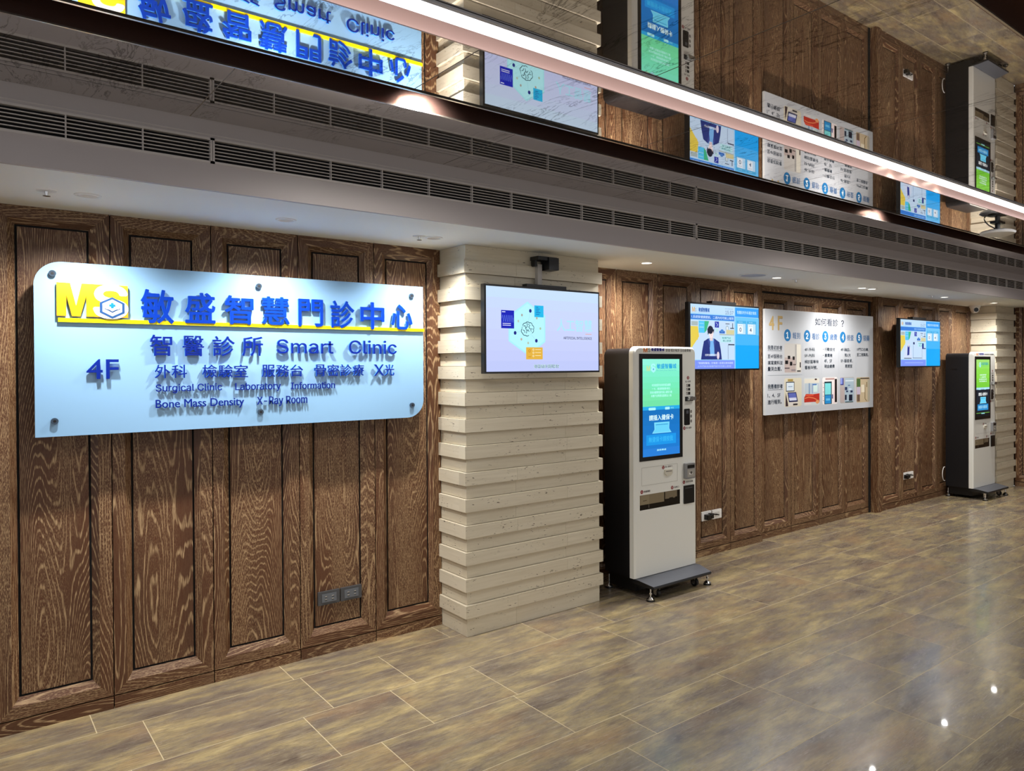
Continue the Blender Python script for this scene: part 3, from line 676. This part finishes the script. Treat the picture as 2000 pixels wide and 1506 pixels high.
# queue screens
def queue_screen(x0, x1, z0, z1, y, wall, label, blabel, person):
    t = thing('wall_screen', label, 'television', ((x0 + x1) / 2, y, (z0 + z1) / 2), 'wall mounted screens')
    screen_shell(t, x0, x1, z0, z1, y, wall)
    a, b, p, q = x0 + .022, x1 - .010, z0 + .013, z1 - .013
    X = lambda u: a + (b - a) * u; Z = lambda v: p + (q - p) * v
    c = Canvas(y, SCR); R = lambda u0, u1, v0, v1, col: c.rect(X(u0), X(u1), Z(v0), Z(v1), col)
    T = lambda s_, u0, u1, v0, v1, col, bold=.01: c.text(s_, X(u0), X(u1), Z(v0), Z(v1), col, bold)
    R(0, 1, 0, 1, '#9cd4ff'); R(0, .628, .86, 1, '#bcdcfc')
    R(.635, 1, .84, .985, '#2f9cf6'); T('智醫診所外科看診資訊', .665, .965, .885, .94, '#bfe8ff')
    R(0, .622, .765, .845, '#2f7ad8')
    if person: T('1.系統掛號請提前、二週內均可線上報到', .015, .61, .782, .828, '#cfe8ff')
    else: T('請依叫號順序看診', .33, .6, .785, .828, '#8fc4f6')
    T('M', .022, .06, .878, .955, '#dcb060', .03); T('S', .062, .08, .885, .935, '#9aa0a8')
    T('敏盛智醫城', .11, .262, .885, .95, '#1f5cae', .03)
    T('Min Sheng Smart Medical City', .11, .262, .868, .878, '#3a6cae', 0)
    T('15:37', .49, .607, .868, .925, '#4a5c80', .0); T('2021/12/03 FRI', .485, .60, .945, .965, '#6a84a8', 0)
    # picture
    R(0, .622, .145, .755, '#c4dcf6')
    R(0, .10, .45, .66, '#e4cc50'); c.poly([(X(0), Z(.66)), (X(.10), Z(.66)), (X(.115), Z(.5)), (X(.0), Z(.30))], '#e4cc50')
    R(.01, .10, .67, .735, '#a8b8b8'); R(.11, .19, .56, .745, '#52c4f4'); R(.12, .18, .64, .655, '#98dcf8'); R(.12, .18, .7, .71, '#98dcf8')
    c.poly([(X(.19), Z(.745)), (X(.255), Z(.745)), (X(.22), Z(.60)), (X(.19), Z(.56))], '#3cb888')
    R(.335, .395, .65, .745, '#2838a8'); c.line([(X(.35), Z(.73)), (X(.378), Z(.695)), (X(.36), Z(.665))], .004, '#c8d4f8')
    c.ell(X(.365), Z(.61), .012, .014, '#b8e4e0'); R(.4, .48, .56, .60, '#3068c0'); c.ell(X(.44), Z(.6), .02, .013, '#4a84d0')
    R(.49, .55, .71, .722, '#505868'); c.ell(X(.515), Z(.645), .02, .022, '#a0b8c8'); c.ell(X(.515), Z(.645), .012, .014, '#dce8f0')
    R(.56, .615, .64, .655, '#303848'); R(.59, .6, .655, .73, '#384050'); R(.5, .62, .55, .62, '#d4cc9c'); R(.4, .62, .535, .548, '#a8b8a8')
    R(.42, .6, .42, .52, '#b8e8f0'); T('智慧門診', .44, .57, .475, .505, '#3c8c9c'); T('線上掛號', .45, .57, .43, .462, '#3c7c8c')
    R(.53, .622, .375, .395, '#404860'); R(.525, .53, .15, .38, '#606c90')
    if person:
        c.poly([(X(u), Z(v)) for u, v in ((.14, .145), (.155, .28), (.18, .43), (.24, .475), (.33, .475), (.40, .42), (.42, .3), (.435, .145))], '#26347c')
        c.poly([(X(u), Z(v)) for u, v in ((.27, .2), (.26, .35), (.245, .47), (.32, .47), (.325, .35), (.33, .2))], '#7ab4ee')
        c.poly([(X(u), Z(v)) for u, v in ((.25, .47), (.235, .43), (.265, .33), (.27, .42))], '#3c4c98'); c.poly([(X(u), Z(v)) for u, v in ((.325, .47), (.345, .42), (.325, .33), (.315, .42))], '#3c4c98')
        R(.265, .305, .44, .52, '#e4d0d4'); c.ell(X(.282), Z(.565), .027, .043, '#f4e0e0'); c.ell(X(.272), Z(.61), .033, .032, '#1c2038')
        c.poly([(X(u), Z(v)) for u, v in ((.228, .62), (.245, .65), (.27, .60), (.245, .545), (.236, .53))], '#1c2038'); c.poly([(X(u), Z(v)) for u, v in ((.29, .62), (.325, .62), (.318, .55), (.308, .60))], '#1c2038')
        c.ell(X(.272), Z(.555), .003, .0015, '#504858', 8); c.ell(X(.296), Z(.555), .003, .0015, '#504858', 8); c.ell(X(.285), Z(.527), .005, .0015, '#b08890', 8)
        c.ell(X(.38), Z(.21), .016, .03, '#e0d4e4'); T('在家也能輕鬆看診', .195, .36, .20, .235, '#e8f0ff')
        T('「敏盛智醫城」於每週一至週五為您提供服務', .16, .60, .09, .125, '#c8dcff'); 
    else:
        c.poly([(X(u), Z(v)) for u, v in ((.07, .17), (.10, .36), (.15, .44), (.22, .44), (.26, .35), (.28, .17))], '#d0dcf4')
        c.poly([(X(u), Z(v)) for u, v in ((.155, .23), (.165, .44), (.215, .44), (.205, .24))], '#2c3890'); c.ell(X(.19), Z(.45), .013, .02, '#d8d8e8'); R(.08, .26, .16, .175, '#303c58')
        R(.30, .34, .47, .52, '#2c3c70'); R(.525, .57, .38, .5, '#2c3c90'); R(.29, .52, .17, .18, '#3c4868'); R(.3, .305, .18, .46, '#6078b0')
    R(.0, .622, .0, .135, '#7c94f4'); 
    if person: T('「敏盛智醫城」於每週一至週五提供服務', .10, .60, .075, .108, '#d0e0ff'); T('上午門診及夜間門診均可線上掛號', .09, .57, .028, .055, '#b8ccff')
    else: R(.1, .55, .06, .085, '#94acf8')
    R(.635, 1, 0, .38, '#10a8fc'); R(.635, 1, .38, .55, '#44b4fc'); R(.635, 1, .55, .83, '#6ac4fc')
    for u, n in ((.655, '0'), (.812, '4')):
        R(u, u + .145, .55, .775, '#3aa4dc'); R(u + .006, u + .139, .735, .77, '#48b0e4'); R(u + .008, u + .137, .558, .73, '#bce0fc')
        T('外科', u + .03, u + .09, .745, .762, '#c8ecff', 0); R(u + .02, u + .095, .575, .72, '#eaf4ff'); T(n, u + .042, u + .073, .60, .665, '#1c2c58', .02); T('看診號', u + .03, u + .085, .69, .705, '#6c84b0', 0)
    c.build('screen', t)
    m_ = thing('media_box', blabel, 'media box', ((x0 + x1) / 2, y + .03, z1), 'media boxes on screen tops')
    xm = (x0 + x1) / 2
    mb = MB(); mb.box(xm - .15, xm + .15, y + .012, y + .07, z1, z1 + .022, BLACK); mb.build('box', m_)
queue_screen(4.296, 5.178, 1.496, 2.022, 3.80, YA + .008, 'blue queue screen behind the nearer kiosk showing a person in a navy blazer', 'black media box on the screen nearest the kiosk', True)
queue_screen(7.475, 8.395, 1.502, 2.012, 3.75, YA, 'far blue queue screen showing a yellow balloon shape beside the second kiosk', 'black media box on the far queue screen', False)

# ================================================================== INSTRUCTION BOARD
yb = YA - .006
t = thing('instruction_board', 'white instruction board with five numbered blue steps and small pictures', 'notice board', (6.34, yb, 1.56))
mb = MB(); mb.box(5.425, 7.262, yb + .001, yb + .022, 1.097, 2.026, M('board_edge', '#f0f0ee', .3)); mb.box(5.44, 7.25, yb + .022, YA + .028, 1.11, 2.01, BLACKM); mb.build('panel', t)
c = Canvas(yb + .001, INK); BD = M('board_print', '#c4c8ce', .32, 0, .3)
c.rect(5.426, 7.261, 1.098, 2.025, BD)
K = '#1f2a3c'; B = '#2173ae'; DK = '#283848'
c.text('4', 5.486, 5.562, 1.842, 1.965, '#a08a5c', .03); c.text('F', 5.616, 5.688, 1.842, 1.968, '#a08a5c', .03)
c.text('4', 5.484, 5.560, 1.845, 1.968, '#c3a76e', .02); c.text('F', 5.614, 5.686, 1.845, 1.971, '#c3a76e', .02)
c.text('如何看診', 6.202, 6.60, 1.903, 1.974, K, .012); c.text('?', 6.655, 6.704, 1.903, 1.968, K, .012)
for n, a, b, s_, u, v in (('1', 5.708, 5.812, '報到', 5.84, 5.96), ('2', 6.017, 6.124, '看診', 6.15, 6.275), ('3', 6.322, 6.428, '繳費', 6.456, 6.583), ('4', 6.632, 6.736, '檢查', 6.76, 6.887), ('5', 6.936, 7.042, '領藥', 7.063, 7.191)):
    c.ell((a + b) / 2, 1.802, .0525, .0545, B); m_ = (a + b) / 2
    c.text(n, m_ - .019, m_ + .019, 1.773, 1.831, '#eef8fc', .03); c.text(s_, u, v, 1.770, 1.830, '#2b5f92', .01)
c.text('我是初診者', 5.464, 5.68, 1.669, 1.708, DK, .015); c.rect(5.464, 5.68, 1.660, 1.6625, DK)
c.text('至4F服務台', 5.464, 5.68, 1.594, 1.630, K, .01); c.text('填寫資料並', 5.463, 5.686, 1.537, 1.573, K, .01); c.text('量測血壓。', 5.463, 5.67, 1.482, 1.520, K, .01)
c.rect(5.463, 5.987, 1.444, 1.4465, '#9aa6b2')
c.text('我是複診者', 5.463, 5.685, 1.326, 1.367, DK, .015); c.rect(5.463, 5.685, 1.316, 1.3185, DK)
c.text('1、4、5F', 5.462, 5.65, 1.249, 1.284, K, .008); c.text('進行報到。', 5.462, 5.67, 1.190, 1.230, K, .01)
def lines(x0, x1, rows):
    for s_, z, w_, ox in rows: c.text(s_, x0 + ox, x0 + ox + w_, z, z + .034, DK, .006)
lines(6.029, 0, [('4F-外科', 1.66, .165, 0), ('5F-內科', 1.604, .165, 0), ('候診區等待', 1.547, .228, 0), ('看板叫號。', 1.493, .21, 0)])
lines(6.335, 0, [('・行動支付', 1.664, .205, 0), ('・繳費機', 1.607, .16, 0), ('4F、5F', 1.553, .135, .02), ('現金繳費', 1.503, .18, .02)])
lines(6.646, 0, [('4F-抽血、', 1.665, .175, 0), ('照X光', 1.61, .11, .07), ('5F-超音波、', 1.556, .22, 0), ('胃鏡室', 1.503, .13, .08)])
lines(6.943, 0, [('1F門口右轉,', 1.668, .225, 0), ('至二號藥局。', 1.616, .225, 0)])
for x in (5.999, 6.305, 6.608, 6.924): c.rect(x, x + .0015, 1.44, 1.735, '#a9b3c0')
def pic(x0, x1, z0, z1, bg): c.k = 3; c.rrect(x0, x1, z0, z1, .022, bg); return (lambda u: x0 + (x1 - x0) * u), (lambda v: z0 + (z1 - z0) * v)
X, Z = pic(5.711, 5.978, 1.463, 1.729, '#c9c6c2'); R = lambda a, b, p, q, col: c.rect(X(a), X(b), Z(p), Z(q), col)
R(.62, .72, .3, .97, '#aaa8a6'); R(.72, .96, .1, .97, '#dcd8cc'); R(.02, .66, .02, .52, '#b9aaa6'); R(.2, .34, .47, .58, '#1d1b1e'); R(.48, .6, .44, .56, '#1d1b1e'); R(.05, .22, .3, .42, '#171518'); R(.32, .46, .25, .38, '#171518'); R(.5, .68, .26, .3, '#6a5d5c'); R(.02, .3, .14, .18, '#5a5054'); R(.4, .66, .06, .12, '#8e8488'); R(.9, .96, .18, .36, '#242226'); R(.74, .95, .04, .08, '#2a2826')
X, Z = pic(5.71, 5.98, 1.158, 1.417, '#d5cfba'); R(.2, .5, .88, .96, '#a8904a'); R(.1, .58, .53, .87, '#25283a'); R(.13, .55, .56, .84, '#d9e6f0'); R(.22, .46, .69, .71, '#5d88b0')
c.poly([(X(.08), Z(.5)), (X(.2), Z(.12)), (X(.22), Z(.02)), (X(.07), Z(.02))], '#3b2930'); c.poly([(X(.18), Z(.5)), (X(.68), Z(.5)), (X(.78), Z(.16)), (X(.26), Z(.16))], '#2a2f5c'); c.poly([(X(.23), Z(.47)), (X(.65), Z(.47)), (X(.72), Z(.21)), (X(.3), Z(.21))], '#5f6bb8'); c.poly([(X(.26), Z(.31)), (X(.69), Z(.31)), (X(.71), Z(.21)), (X(.3), Z(.21))], '#d8def4'); R(.25, .78, .02, .15, '#d7d2cc'); R(.5, .76, .04, .1, '#2b2527')
X, Z = pic(6.016, 6.279, 1.157, 1.416, '#cdd3d6'); R(.02, .98, .82, .98, '#e6e2d4') if False else R(.04, .96, .8, .96, '#ddd9cc'); c.ell(X(.75), Z(.93), .02, .008, '#3c2018'); R(.05, .95, .42, .8, '#b9c6d0'); R(.3, .38, .42, .8, '#7d97b8'); R(.5, .56, .42, .78, '#8aa4c4'); R(.6, .85, .48, .74, '#cfe6e2'); R(.55, .8, .72, .77, '#4a78b8')
c.poly([(X(.02), Z(.3)), (X(.15), Z(.42)), (X(.6), Z(.4)), (X(.98), Z(.42)), (X(.98), Z(.1)), (X(.6), Z(.12)), (X(.02), Z(.12))], '#b83224'); c.line([(X(.05), Z(.26)), (X(.3), Z(.3)), (X(.6), Z(.26)), (X(.8), Z(.2))], .008, '#e8885a'); R(.05, .45, .04, .1, '#e0d6d6'); c.ell(X(.85), Z(.12), .03, .018, '#e09a68'); R(.08, .6, .34, .4, '#d9543c')
X, Z = pic(6.323, 6.586, 1.156, 1.415, '#ece6e6'); R(.2, .8, .9, .97, '#b99893'); R(.82, .97, .06, .93, '#15100f'); R(.74, .82, .03, .9, '#f2dcdc'); R(.13, .62, .01, .84, '#17333c'); R(.17, .57, .36, .78, '#7fdde2'); R(.17, .57, .03, .34, '#2a8fd4'); R(.24, .5, .14, .22, '#6cc4f2'); R(.64, .7, .2, .36, '#2a2f86'); c.k += 1
for k in range(5): R(.03, .1, .14 + .16 * k, .155 + .16 * k, '#3a3432')
X, Z = pic(6.631, 6.897, 1.156, 1.411, '#b6b0ae'); R(.33, .97, .03, .97, '#a9bdcb'); R(.03, .25, .7, .97, '#2f3a8e'); R(.03, .18, .74, .97, '#8a9ae0'); R(.38, .95, .84, .88, '#dfeaf2'); R(.34, .5, .5, .62, '#27345e'); R(.42, .56, .42, .48, '#22305a'); R(.72, .88, .4, .48, '#1f2c52'); R(.34, .46, .12, .32, '#1a2038'); R(.62, .86, .08, .32, '#141a30'); R(.55, .7, .66, .7, '#5f7ea8'); R(.36, .9, .02, .06, '#405c64'); R(.05, .3, .05, .6, '#b8aaa8'); R(.6, .8, .5, .56, '#cfdcf2')
X, Z = pic(6.934, 7.195, 1.153, 1.406, '#c5b394'); R(.03, .3, .62, .95, '#4d6b3d'); R(.03, .3, .32, .62, '#c6b9cf'); R(.05, .26, .04, .32, '#6e5748'); R(.3, .95, .93, .97, '#2c1d1c'); R(.36, .66, .4, .7, '#e6ddc6'); R(.62, .66, .14, .7, '#6d5a34'); R(.74, .8, .6, .8, '#80704c'); R(.84, .97, .03, .9, '#b7b3a2'); c.line([(X(.64), Z(.14)), (X(.78), Z(.03))], .008, '#6d5a34')
c.build('print', t)

# ================================================================== KIOSKS
def kiosk(cx, yf, yb_, label, variant, cable):
    t = thing('payment_kiosk', label, 'kiosk', (cx, (yf + yb_) / 2, 0), 'self-service kiosks')
    hw = .309; zb, zt = .12, 1.668
    # cabinet
    mb = MB(); mb.prism(rr(cx - hw + .006, cx + hw - .006, zb, zt - .012, (0, 0, .05, .05)), yf + .05, yb_, BLACKM); 
    for k in range(2): mb.box(cx - hw + .004, cx - hw + .007, (yf + .05 + yb_) / 2 - .0, (yf + yb_) / 2 + .09, 1.475 - k * .013, 1.48 - k * .013, BLACK)
    mb.build('cabinet', t, smooth=True)
    # front shell
    mb = MB(); o1 = rr(cx - hw, cx + hw, zb, zt, (0, 0, .05, .05)); o2 = rr(cx - hw + .012, cx + hw - .012, zb + .002, zt - .012, (0, 0, .04, .04))
    mb.poly([(x, yf, z) for x, z in o2], WHITEP)
    k = len(o1)
    for i in range(k):
        a, b, p, q = o1[i], o1[(i + 1) % k], o2[i], o2[(i + 1) % k]
        mb.poly([(p[0], yf, p[1]), (a[0], yf + .010, a[1]), (b[0], yf + .010, b[1]), (q[0], yf, q[1])], WHITEP)
        mb.poly([(a[0], yf + .010, a[1]), (a[0], yf + .048, a[1]), (b[0], yf + .048, b[1]), (b[0], yf + .010, b[1])], WHITEP)
    mb.poly([(x, yf + .048, z) for x, z in o1][::-1], WHITEP)
    fs = mb.build('front_panel', t)
    G = lambda *a: (cx + a[0], cx + a[1], a[2], a[3])
    # bezel and screen
    mb = MB(); x0, x1, z0, z1 = G(-.262, .161, .897, 1.618); mb.box(x0, x1, yf - .004, yf + .004, z0, z1, BLACK); mb.build('bezel', t)
    c = Canvas(yf - .004, SCR); x0, x1, z0, z1 = G(-.233, .130, .925, 1.583)
    if variant == 0:
        c.rect(x0, x1, z0, z1, '#1a78c8')
        c.grad(x0, x1, 1.262, z1, ['#90f0d8', '#84efd0', '#7cecc8', '#78eac0', '#74e8b8', '#74e6b0', '#74e4a8', '#70dfa4'])
        c.rect(x0, x1, 1.238, 1.262, '#25a8e4'); c.grad(x0, x1, .925, 1.238, ['#1470bc', '#1572c0', '#1674c4', '#1776c8', '#1a78cc', '#267cd4'])
        g1, g2, tx = '#18a0dc', '#4ab8b8', '#b4fff4'
    else:
        c.rect(x0, x1, z0, z1, '#18202c'); c.grad(x0, x1, 1.262, z1, ['#a0e070', '#94e05c', '#8cdc50', '#88d848', '#80d040', '#78cc3c'])
        c.rect(x0, x1, 1.238, 1.262, '#a8d4e8'); c.rect(x0, x1, .925, .965, '#101418'); c.rect(x0, x1, .966, .972, '#70b040')
        g1, g2, tx = '#3ca8a0', '#60b890', '#dcf8f0'
    T = lambda s_, a, col, bold=0: c.text(s_, *G(*a), col, bold)
    T('M', (-.195, -.163, 1.501, 1.538), '#c8dc90', .03); T('S', (-.156, -.108, 1.498, 1.552), '#a8f4f4', .05)
    hx_, hz_ = cx - .13, 1.512; c.poly([(hx_ + .022 * math.cos(math.radians(30 + 60 * k)), hz_ + .022 * math.sin(math.radians(30 + 60 * k))) for k in range(6)], '#a8f0f8'); c.rect(hx_ - .002, hx_ + .002, hz_ - .006, hz_ + .008, '#2890d0'); c.rect(hx_ - .006, hx_ + .006, hz_ - .001, hz_ + .004, '#2890d0')
    T('敏盛智醫城', (-.097, .098, 1.517, 1.552), g1, .02); T('Min Sheng Smart Medical City', (-.101, .098, 1.500, 1.510), g2)
    for s_, a in (('本系統提供自助掛號及繳費', (-.147, .038, 1.397, 1.415)), ('一卡，請選擇服務項目，', (-.147, .038, 1.372, 1.389)), ('若有未繳費用請先插入健保卡繳', (-.164, .053, 1.348, 1.365)), ('本機不找零請洽服務台人員', (-.155, .047, 1.324, 1.342))): T(s_, a, tx, .012)
    c.rrect(*G(-.178, -.11, 1.236, 1.254), .006, '#a8f0f8'); c.rrect(*G(-.018, .029, 1.236, 1.254), .006, '#a8f0f8'); T('中文', (.04, .07, 1.240, 1.252), '#a8f0f8')
    T('請插入健保卡', (-.174, .068, 1.166, 1.204), '#dcfcfc' if variant == 0 else '#f0f4f4', .018)
    cd = [(-.125, 1.152), (.025, 1.152), (.022, 1.105), (.045, 1.078), (-.145, 1.078), (-.122, 1.105)]
    c.poly([(cx + a, z) for a, z in cd], '#80dcf8'); c.poly([(cx - .05 + (a + .05) * .9, 1.116 + (z - 1.116) * .85) for a, z in cd], '#68d0f4'); c.rect(cx - .11, cx + .01, 1.134, 1.138, '#2888c8')
    c.rect(*G(-.201, .091, 1.0, 1.07), '#1a94e4' if variant == 0 else '#2888c8'); T('無健保卡請按我', (-.179, .06, 1.019, 1.056), '#38b8f4' if variant == 0 else '#a0dcf4', .01)
    T('服務專線', (-.1, -.008, .957, .970), '#a8ecfc', .02)
    c.build('screen', fs if False else t)
    # header print and stickers
    c = Canvas(yf, INK); T = lambda s_, a, col, bold=0: c.text(s_, *G(*a), col, bold)
    T('M', (-.22, -.182, 1.627, 1.659), '#e07a2a', .05); T('S', (-.178, -.155, 1.629, 1.657), '#8a8f86', .04)
    T('敏盛智醫城', (-.146, -.018, 1.636, 1.659), '#262a8c', .04); T('Min Sheng Smart Medical City', (-.146, -.024, 1.628, 1.6345), '#33368c')
    T('掛號‧看診報到‧自助繳費機', (-.004, .253, 1.633, 1.654), '#3a3634', .01)
    RED = '#8c1a22'; INKD = '#4a3a3a'
    def num(n, u0, u1, z0, z1, s_, a):
        m_ = (u0 + u1) / 2; zc = (z0 + z1) / 2; r = .0125
        c.ell(cx + m_, zc, r, r, RED); T(n, (m_ - .004, m_ + .004, zc - .007, zc + .007), '#f4f0ec', .03)
        if s_: T(s_, a, INKD, .01)
    num('2', .211, .236, 1.438, 1.463, '插入錢幣', (.195, .252, 1.418, 1.431)); num('3', .171, .195, 1.083, 1.109, '插入紙鈔', (.201, .259, 1.090, 1.104))
    num('1', -.045, -.021, .826, .852, '插入健保卡', (-.015, .059, .835, .847)); num('6', .163, .191, .704, .727, '信用卡感應', (.197, .271, .709, .722))
    num('5', .044, .068, .679, .703, '退幣口', (.075, .125, .684, .697)); num('4', -.253, -.229, .681, .705, '收據領取', (-.222, -.161, .686, .700))
    for z0_, z1_ in ((1.387, 1.406), (1.36, 1.378), (1.331, 1.351)):
        c.rect(cx + .205, cx + .22, z0_, z1_, '#8c8480'); c.rect(cx + .223, cx + .245, z0_, z1_, '#26211f'); c.line([(cx + .207, z0_ + .004), (cx + .218, z1_ - .004)], .003, '#eceae6')
    for z in (1.211, 1.178, 1.143): c.ell(cx + .254, z, .0085, .0105, '#55504c'); c.ell(cx + .254, z, .0045, .006, '#a8a49e')
    for pts in ([(-.242, .734), (.109, .734), (.109, .854), (-.242, .854), (-.242, .734)],): c.line([(cx + a, z) for a, z in pts], .0022, '#c3c3b8')
    c.build('front_print', t)
    # banknote slot
    mb = MB(); x0, x1, z0, z1 = G(.192, .272, 1.286, 1.318); mb.box(x0, x1, yf - .004, yf + .003, z0, z1, BLACK)
    mb.prism([(x0 + .012, z0 + .006), (x1 + .004, z0 + .006), (x1 + .004, z1 - .002), (x0 + .022, z1)], yf - .03, yf - .004, M('slot_chrome', '#b9b9b9', .25, .9)); mb.build('note_slot', t)
    mb = MB(); x0, x1, z0, z1 = G(.181, .239, 1.117, 1.232); mb.prism(rr(x0, x1, z0, z1, .008), yf - .003, yf + .002, BLACK); mb.box(x0 + .02, x1 - .015, yf - .0035, yf - .003, z1 - .035, z1 - .012, GREYM); mb.build('coin_reader', t)
    # card slot
    mb = MB(); x0, x1, z0, z1 = G(-.025, .05, .78, .822); mb.prism([(x0, z0 + .018), (x0 + .02, z0), (x1 - .02, z0), (x1, z0 + .018), (x1, z1), (x0, z1)], yf - .012, yf, M('card_slot_beige', '#d9d4c4', .35))
    mb.box(x0 + .008, x1 - .008, yf - .0125, yf - .012, z1 - .014, z1 - .009, M('slot_dark', '#6b655c', .5)); mb.build('card_slot', t)
    # payment terminal
    mb = MB(); x0, x1, z0, z1 = G(.172, .264, .74, .849)
    mb.prism(rr(x0, x1, z0, z1, .006), yf - .028, yf, M('terminal_grey', '#8f8f90', .35, .2)); mb.box(x0 + .012, x1 - .006, yf - .0285, yf - .028, z1 - .035, z1 - .012, BLACK)
    mb.box(x0 + .012, x1 - .006, yf - .0285, yf - .028, z0 + .012, z1 - .042, M('terminal_pad', '#a9a59d', .4)); mb.box(x0 + .03, x1 - .03, yf - .029, yf - .0285, z0 + .03, z0 + .042, WHITE2)
    mb.cyl((x0 + .05, yf - .0285, z0 + .042), (x0 + .05, yf - .0295, z0 + .042), .01, .01, M('terminal_dark', '#54504c', .4), 14)
    mb.build('card_terminal', t)
    mb = MB(); x0, x1, z0, z1 = G(.172, .278, .563, .691); mb.prism(rr(x0, x1, z0, z1, .004), yf - .008, yf, BLACK); mb.box(x0 + .01, x1 - .02, yf - .0085, yf - .008, z1 - .02, z1 - .016, GREYM); mb.build('receipt_window', t)
    # tray window recessed
    mb = MB(); x0, x1, z0, z1 = G(-.26, .135, .57, .671)
    c = Canvas(yf, lambda h: M('tray_' + h, h, .12, 0, .5)); c.rect(x0, x1, z0, z1, '#17120e'); c.rect(x0, x0 + .235, z0 + .035, z1, '#8d7f66'); c.rect(x0 + .245, x1 - .03, z0 + .05, z1, '#837660')
    c.rect(x0 + .012, x0 + .09, z0 + .038, z0 + .095, '#978a70'); c.rect(x0 + .03, x0 + .065, z0 + .06, z0 + .064, '#4d4232')
    for u in (.285, .345): c.poly([(x0 + u, z0 + .055), (x0 + u + .04, z0 + .055), (x0 + u + .034, z0 + .04), (x0 + u + .02, z0 + .028), (x0 + u + .005, z0 + .04)], '#0e0b0a')
    c.rect(x0 + .085, x0 + .088, z0 + .01, z0 + .035, '#8c877e')
    c.mb.box(x0 - .003, x1 + .003, yf - .0008, yf - .0002, z1, z1 + .004, WHITEP)
    c.build('tray_window', t)
    # base
    mb = MB(); mb.box(cx - .285, cx + .285, yf + .02, yb_ - .02, .032, .12, BLACK); mb.build('plinth', t)
    mb = MB(); hw2 = .306
    prof = [(yf + .03, .119), (yf - .03, .119), (yf - .15, .098), (yf - .155, .088), (yf - .15, .078), (yf + .03, .092)]
    for s_ in (-1, 1): mb.poly([(cx + s_ * (hw2 - (.02 if y_ < yf - .12 else 0)), y_, z_) for y_, z_ in prof], BLACKM)
    for (ya_, za_), (yb2, zb2) in zip(prof, prof[1:] + prof[:1]):
        wa = hw2 - (.02 if ya_ < yf - .12 else 0); wb = hw2 - (.02 if yb2 < yf - .12 else 0)
        mb.poly([(cx - wa, ya_, za_), (cx + wa, ya_, za_), (cx + wb, yb2, zb2), (cx - wb, yb2, zb2)], GREYM if za_ > .095 and zb2 > .095 else BLACKM)
    mb.build('foot_plate', t)
    for sx in (-1, 1):
        for yy in (yf - .12, yb_ - .02):
            x = cx + sx * .283; mb = MB(); mb.cyl((x, yy, .02), (x, yy, .095), .005, .005, CHROME, 10); mb.cyl((x, yy, .045), (x, yy, .055), .010, .010, CHROME, 6)
            mb.lathe([(0, .03), (.012, .028), (.026, .016), (.026, .010)], (x, yy, 0), CHROME); mb.cyl((x, yy, 0), (x, yy, .012), .028, .027, BLACK, 20); mb.build('levelling_foot', t)
        for yy in (yf - .085, yb_ - .07):
            x = cx + sx * .19; mb = MB(); mb.cyl((x - .011, yy, .028), (x + .011, yy, .028), .028, .028, BLACK, 20); mb.cyl((x - .012, yy, .028), (x + .012, yy, .028), .012, .012, WHITE2, 14)
            for q in (-.015, .015): mb.prism([(x + q - .0015, .02), (x + q + .0015, .02), (x + q + .0015, .07), (x + q - .0015, .07)], yy - .014, yy + .014, CHROME)
            mb.box(x - .024, x + .024, yy - .024, yy + .024, .068, .078, CHROME); mb.cyl((x, yy, .06), (x, yy, .095), .012, .012, CHROME, 12); mb.build('caster', t)
    if cable:
        w_ = MB(); pts = [(cx - .335 + .05 * math.cos(a), yb_ + .0, .26 + .08 * math.sin(a)) for a in [math.radians(80 + 200 * k / 14) for k in range(15)]]
        w_.tube(pts, .0045, WHITE2); w_.build('power_cable', t)
kiosk(3.771, 3.54, 3.84, 'nearer tall black and white payment kiosk with a turquoise screen beside the stone column', 0, False)
kiosk(9.16, 3.588, 3.895, 'farther tall black and white kiosk with a bright green screen in the corner', 1, True)

# ================================================================== OUTLETS
SOCK = M('socket_grey', '#4a4b4e', .35, .2); SOCK2 = M('socket_insert', '#5f6369', .35)
yw = YA + .014
for x, lab, wide in ((1.487, 'left dark grey double socket of the pair low on the left wall', 0), (1.612, 'right dark grey double socket of the pair low on the left wall', 1)):
    t = thing('wall_socket', lab, 'power socket', (x + .06, yw, .3), 'dark sockets on the left wall')
    mb = MB(); mb.prism(rr(x, x + .119, .264, .336, .003), yw - .012, yw, SOCK); mb.build('plate', t)
    mb = MB(); mb.box(x + .02, x + .1, yw - .015, yw - .012, .278, .322, SOCK2)
    for u in (.036, .074):
        for z in (.291, .307): mb.box(x + u, x + u + .011, yw - .0155, yw - .015, z, z + .003, CHROME); mb.box(x + u, x + u + .011, yw - .0156, yw - .015, z - .004, z, BLACK)
    mb.build('outlets', t)
for x, z, lab in ((4.735, .32, 'white wall socket with a black plug behind the nearer kiosk'), (8.03, .315, 'white wall socket with a black plug under the far queue screen')):
    yy = YA + (.022 if x < 5 else .014)
    t = thing('wall_socket', lab, 'power socket', (x + .05, yy, z), 'white sockets on the far walls')
    mb = MB(); mb.prism(rr(x, x + .118, z - .037, z + .037, .004), yy - .01, yy, WHITE2); mb.box(x + .03, x + .09, yy - .012, yy - .01, z - .02, z + .02, M('socket_white', '#d4d2cc', .4)); mb.build('plate', t)
    mb = MB(); mb.prism(rr(x - .13, x - .012, z - .037, z + .037, .004), yy - .01, yy, WHITE2); mb.build('second_plate', t)
    mb = MB(); mb.box(x - .10, x - .06, yy - .05, yy - .01, z - .025, z + .015, BLACK); mb.box(x - .05, x - .02, yy - .045, yy - .01, z - .02, z + .02, BLACK)
    mb.tube([(x - .08, yy - .04, z), (x - .05, yy - .06, z + .02), (x + .0, yy - .06, z + .01), (x + .04, yy - .045, z), (x + .045, yy - .012, z)], .005, BLACK)
    mb.build('plug', t)
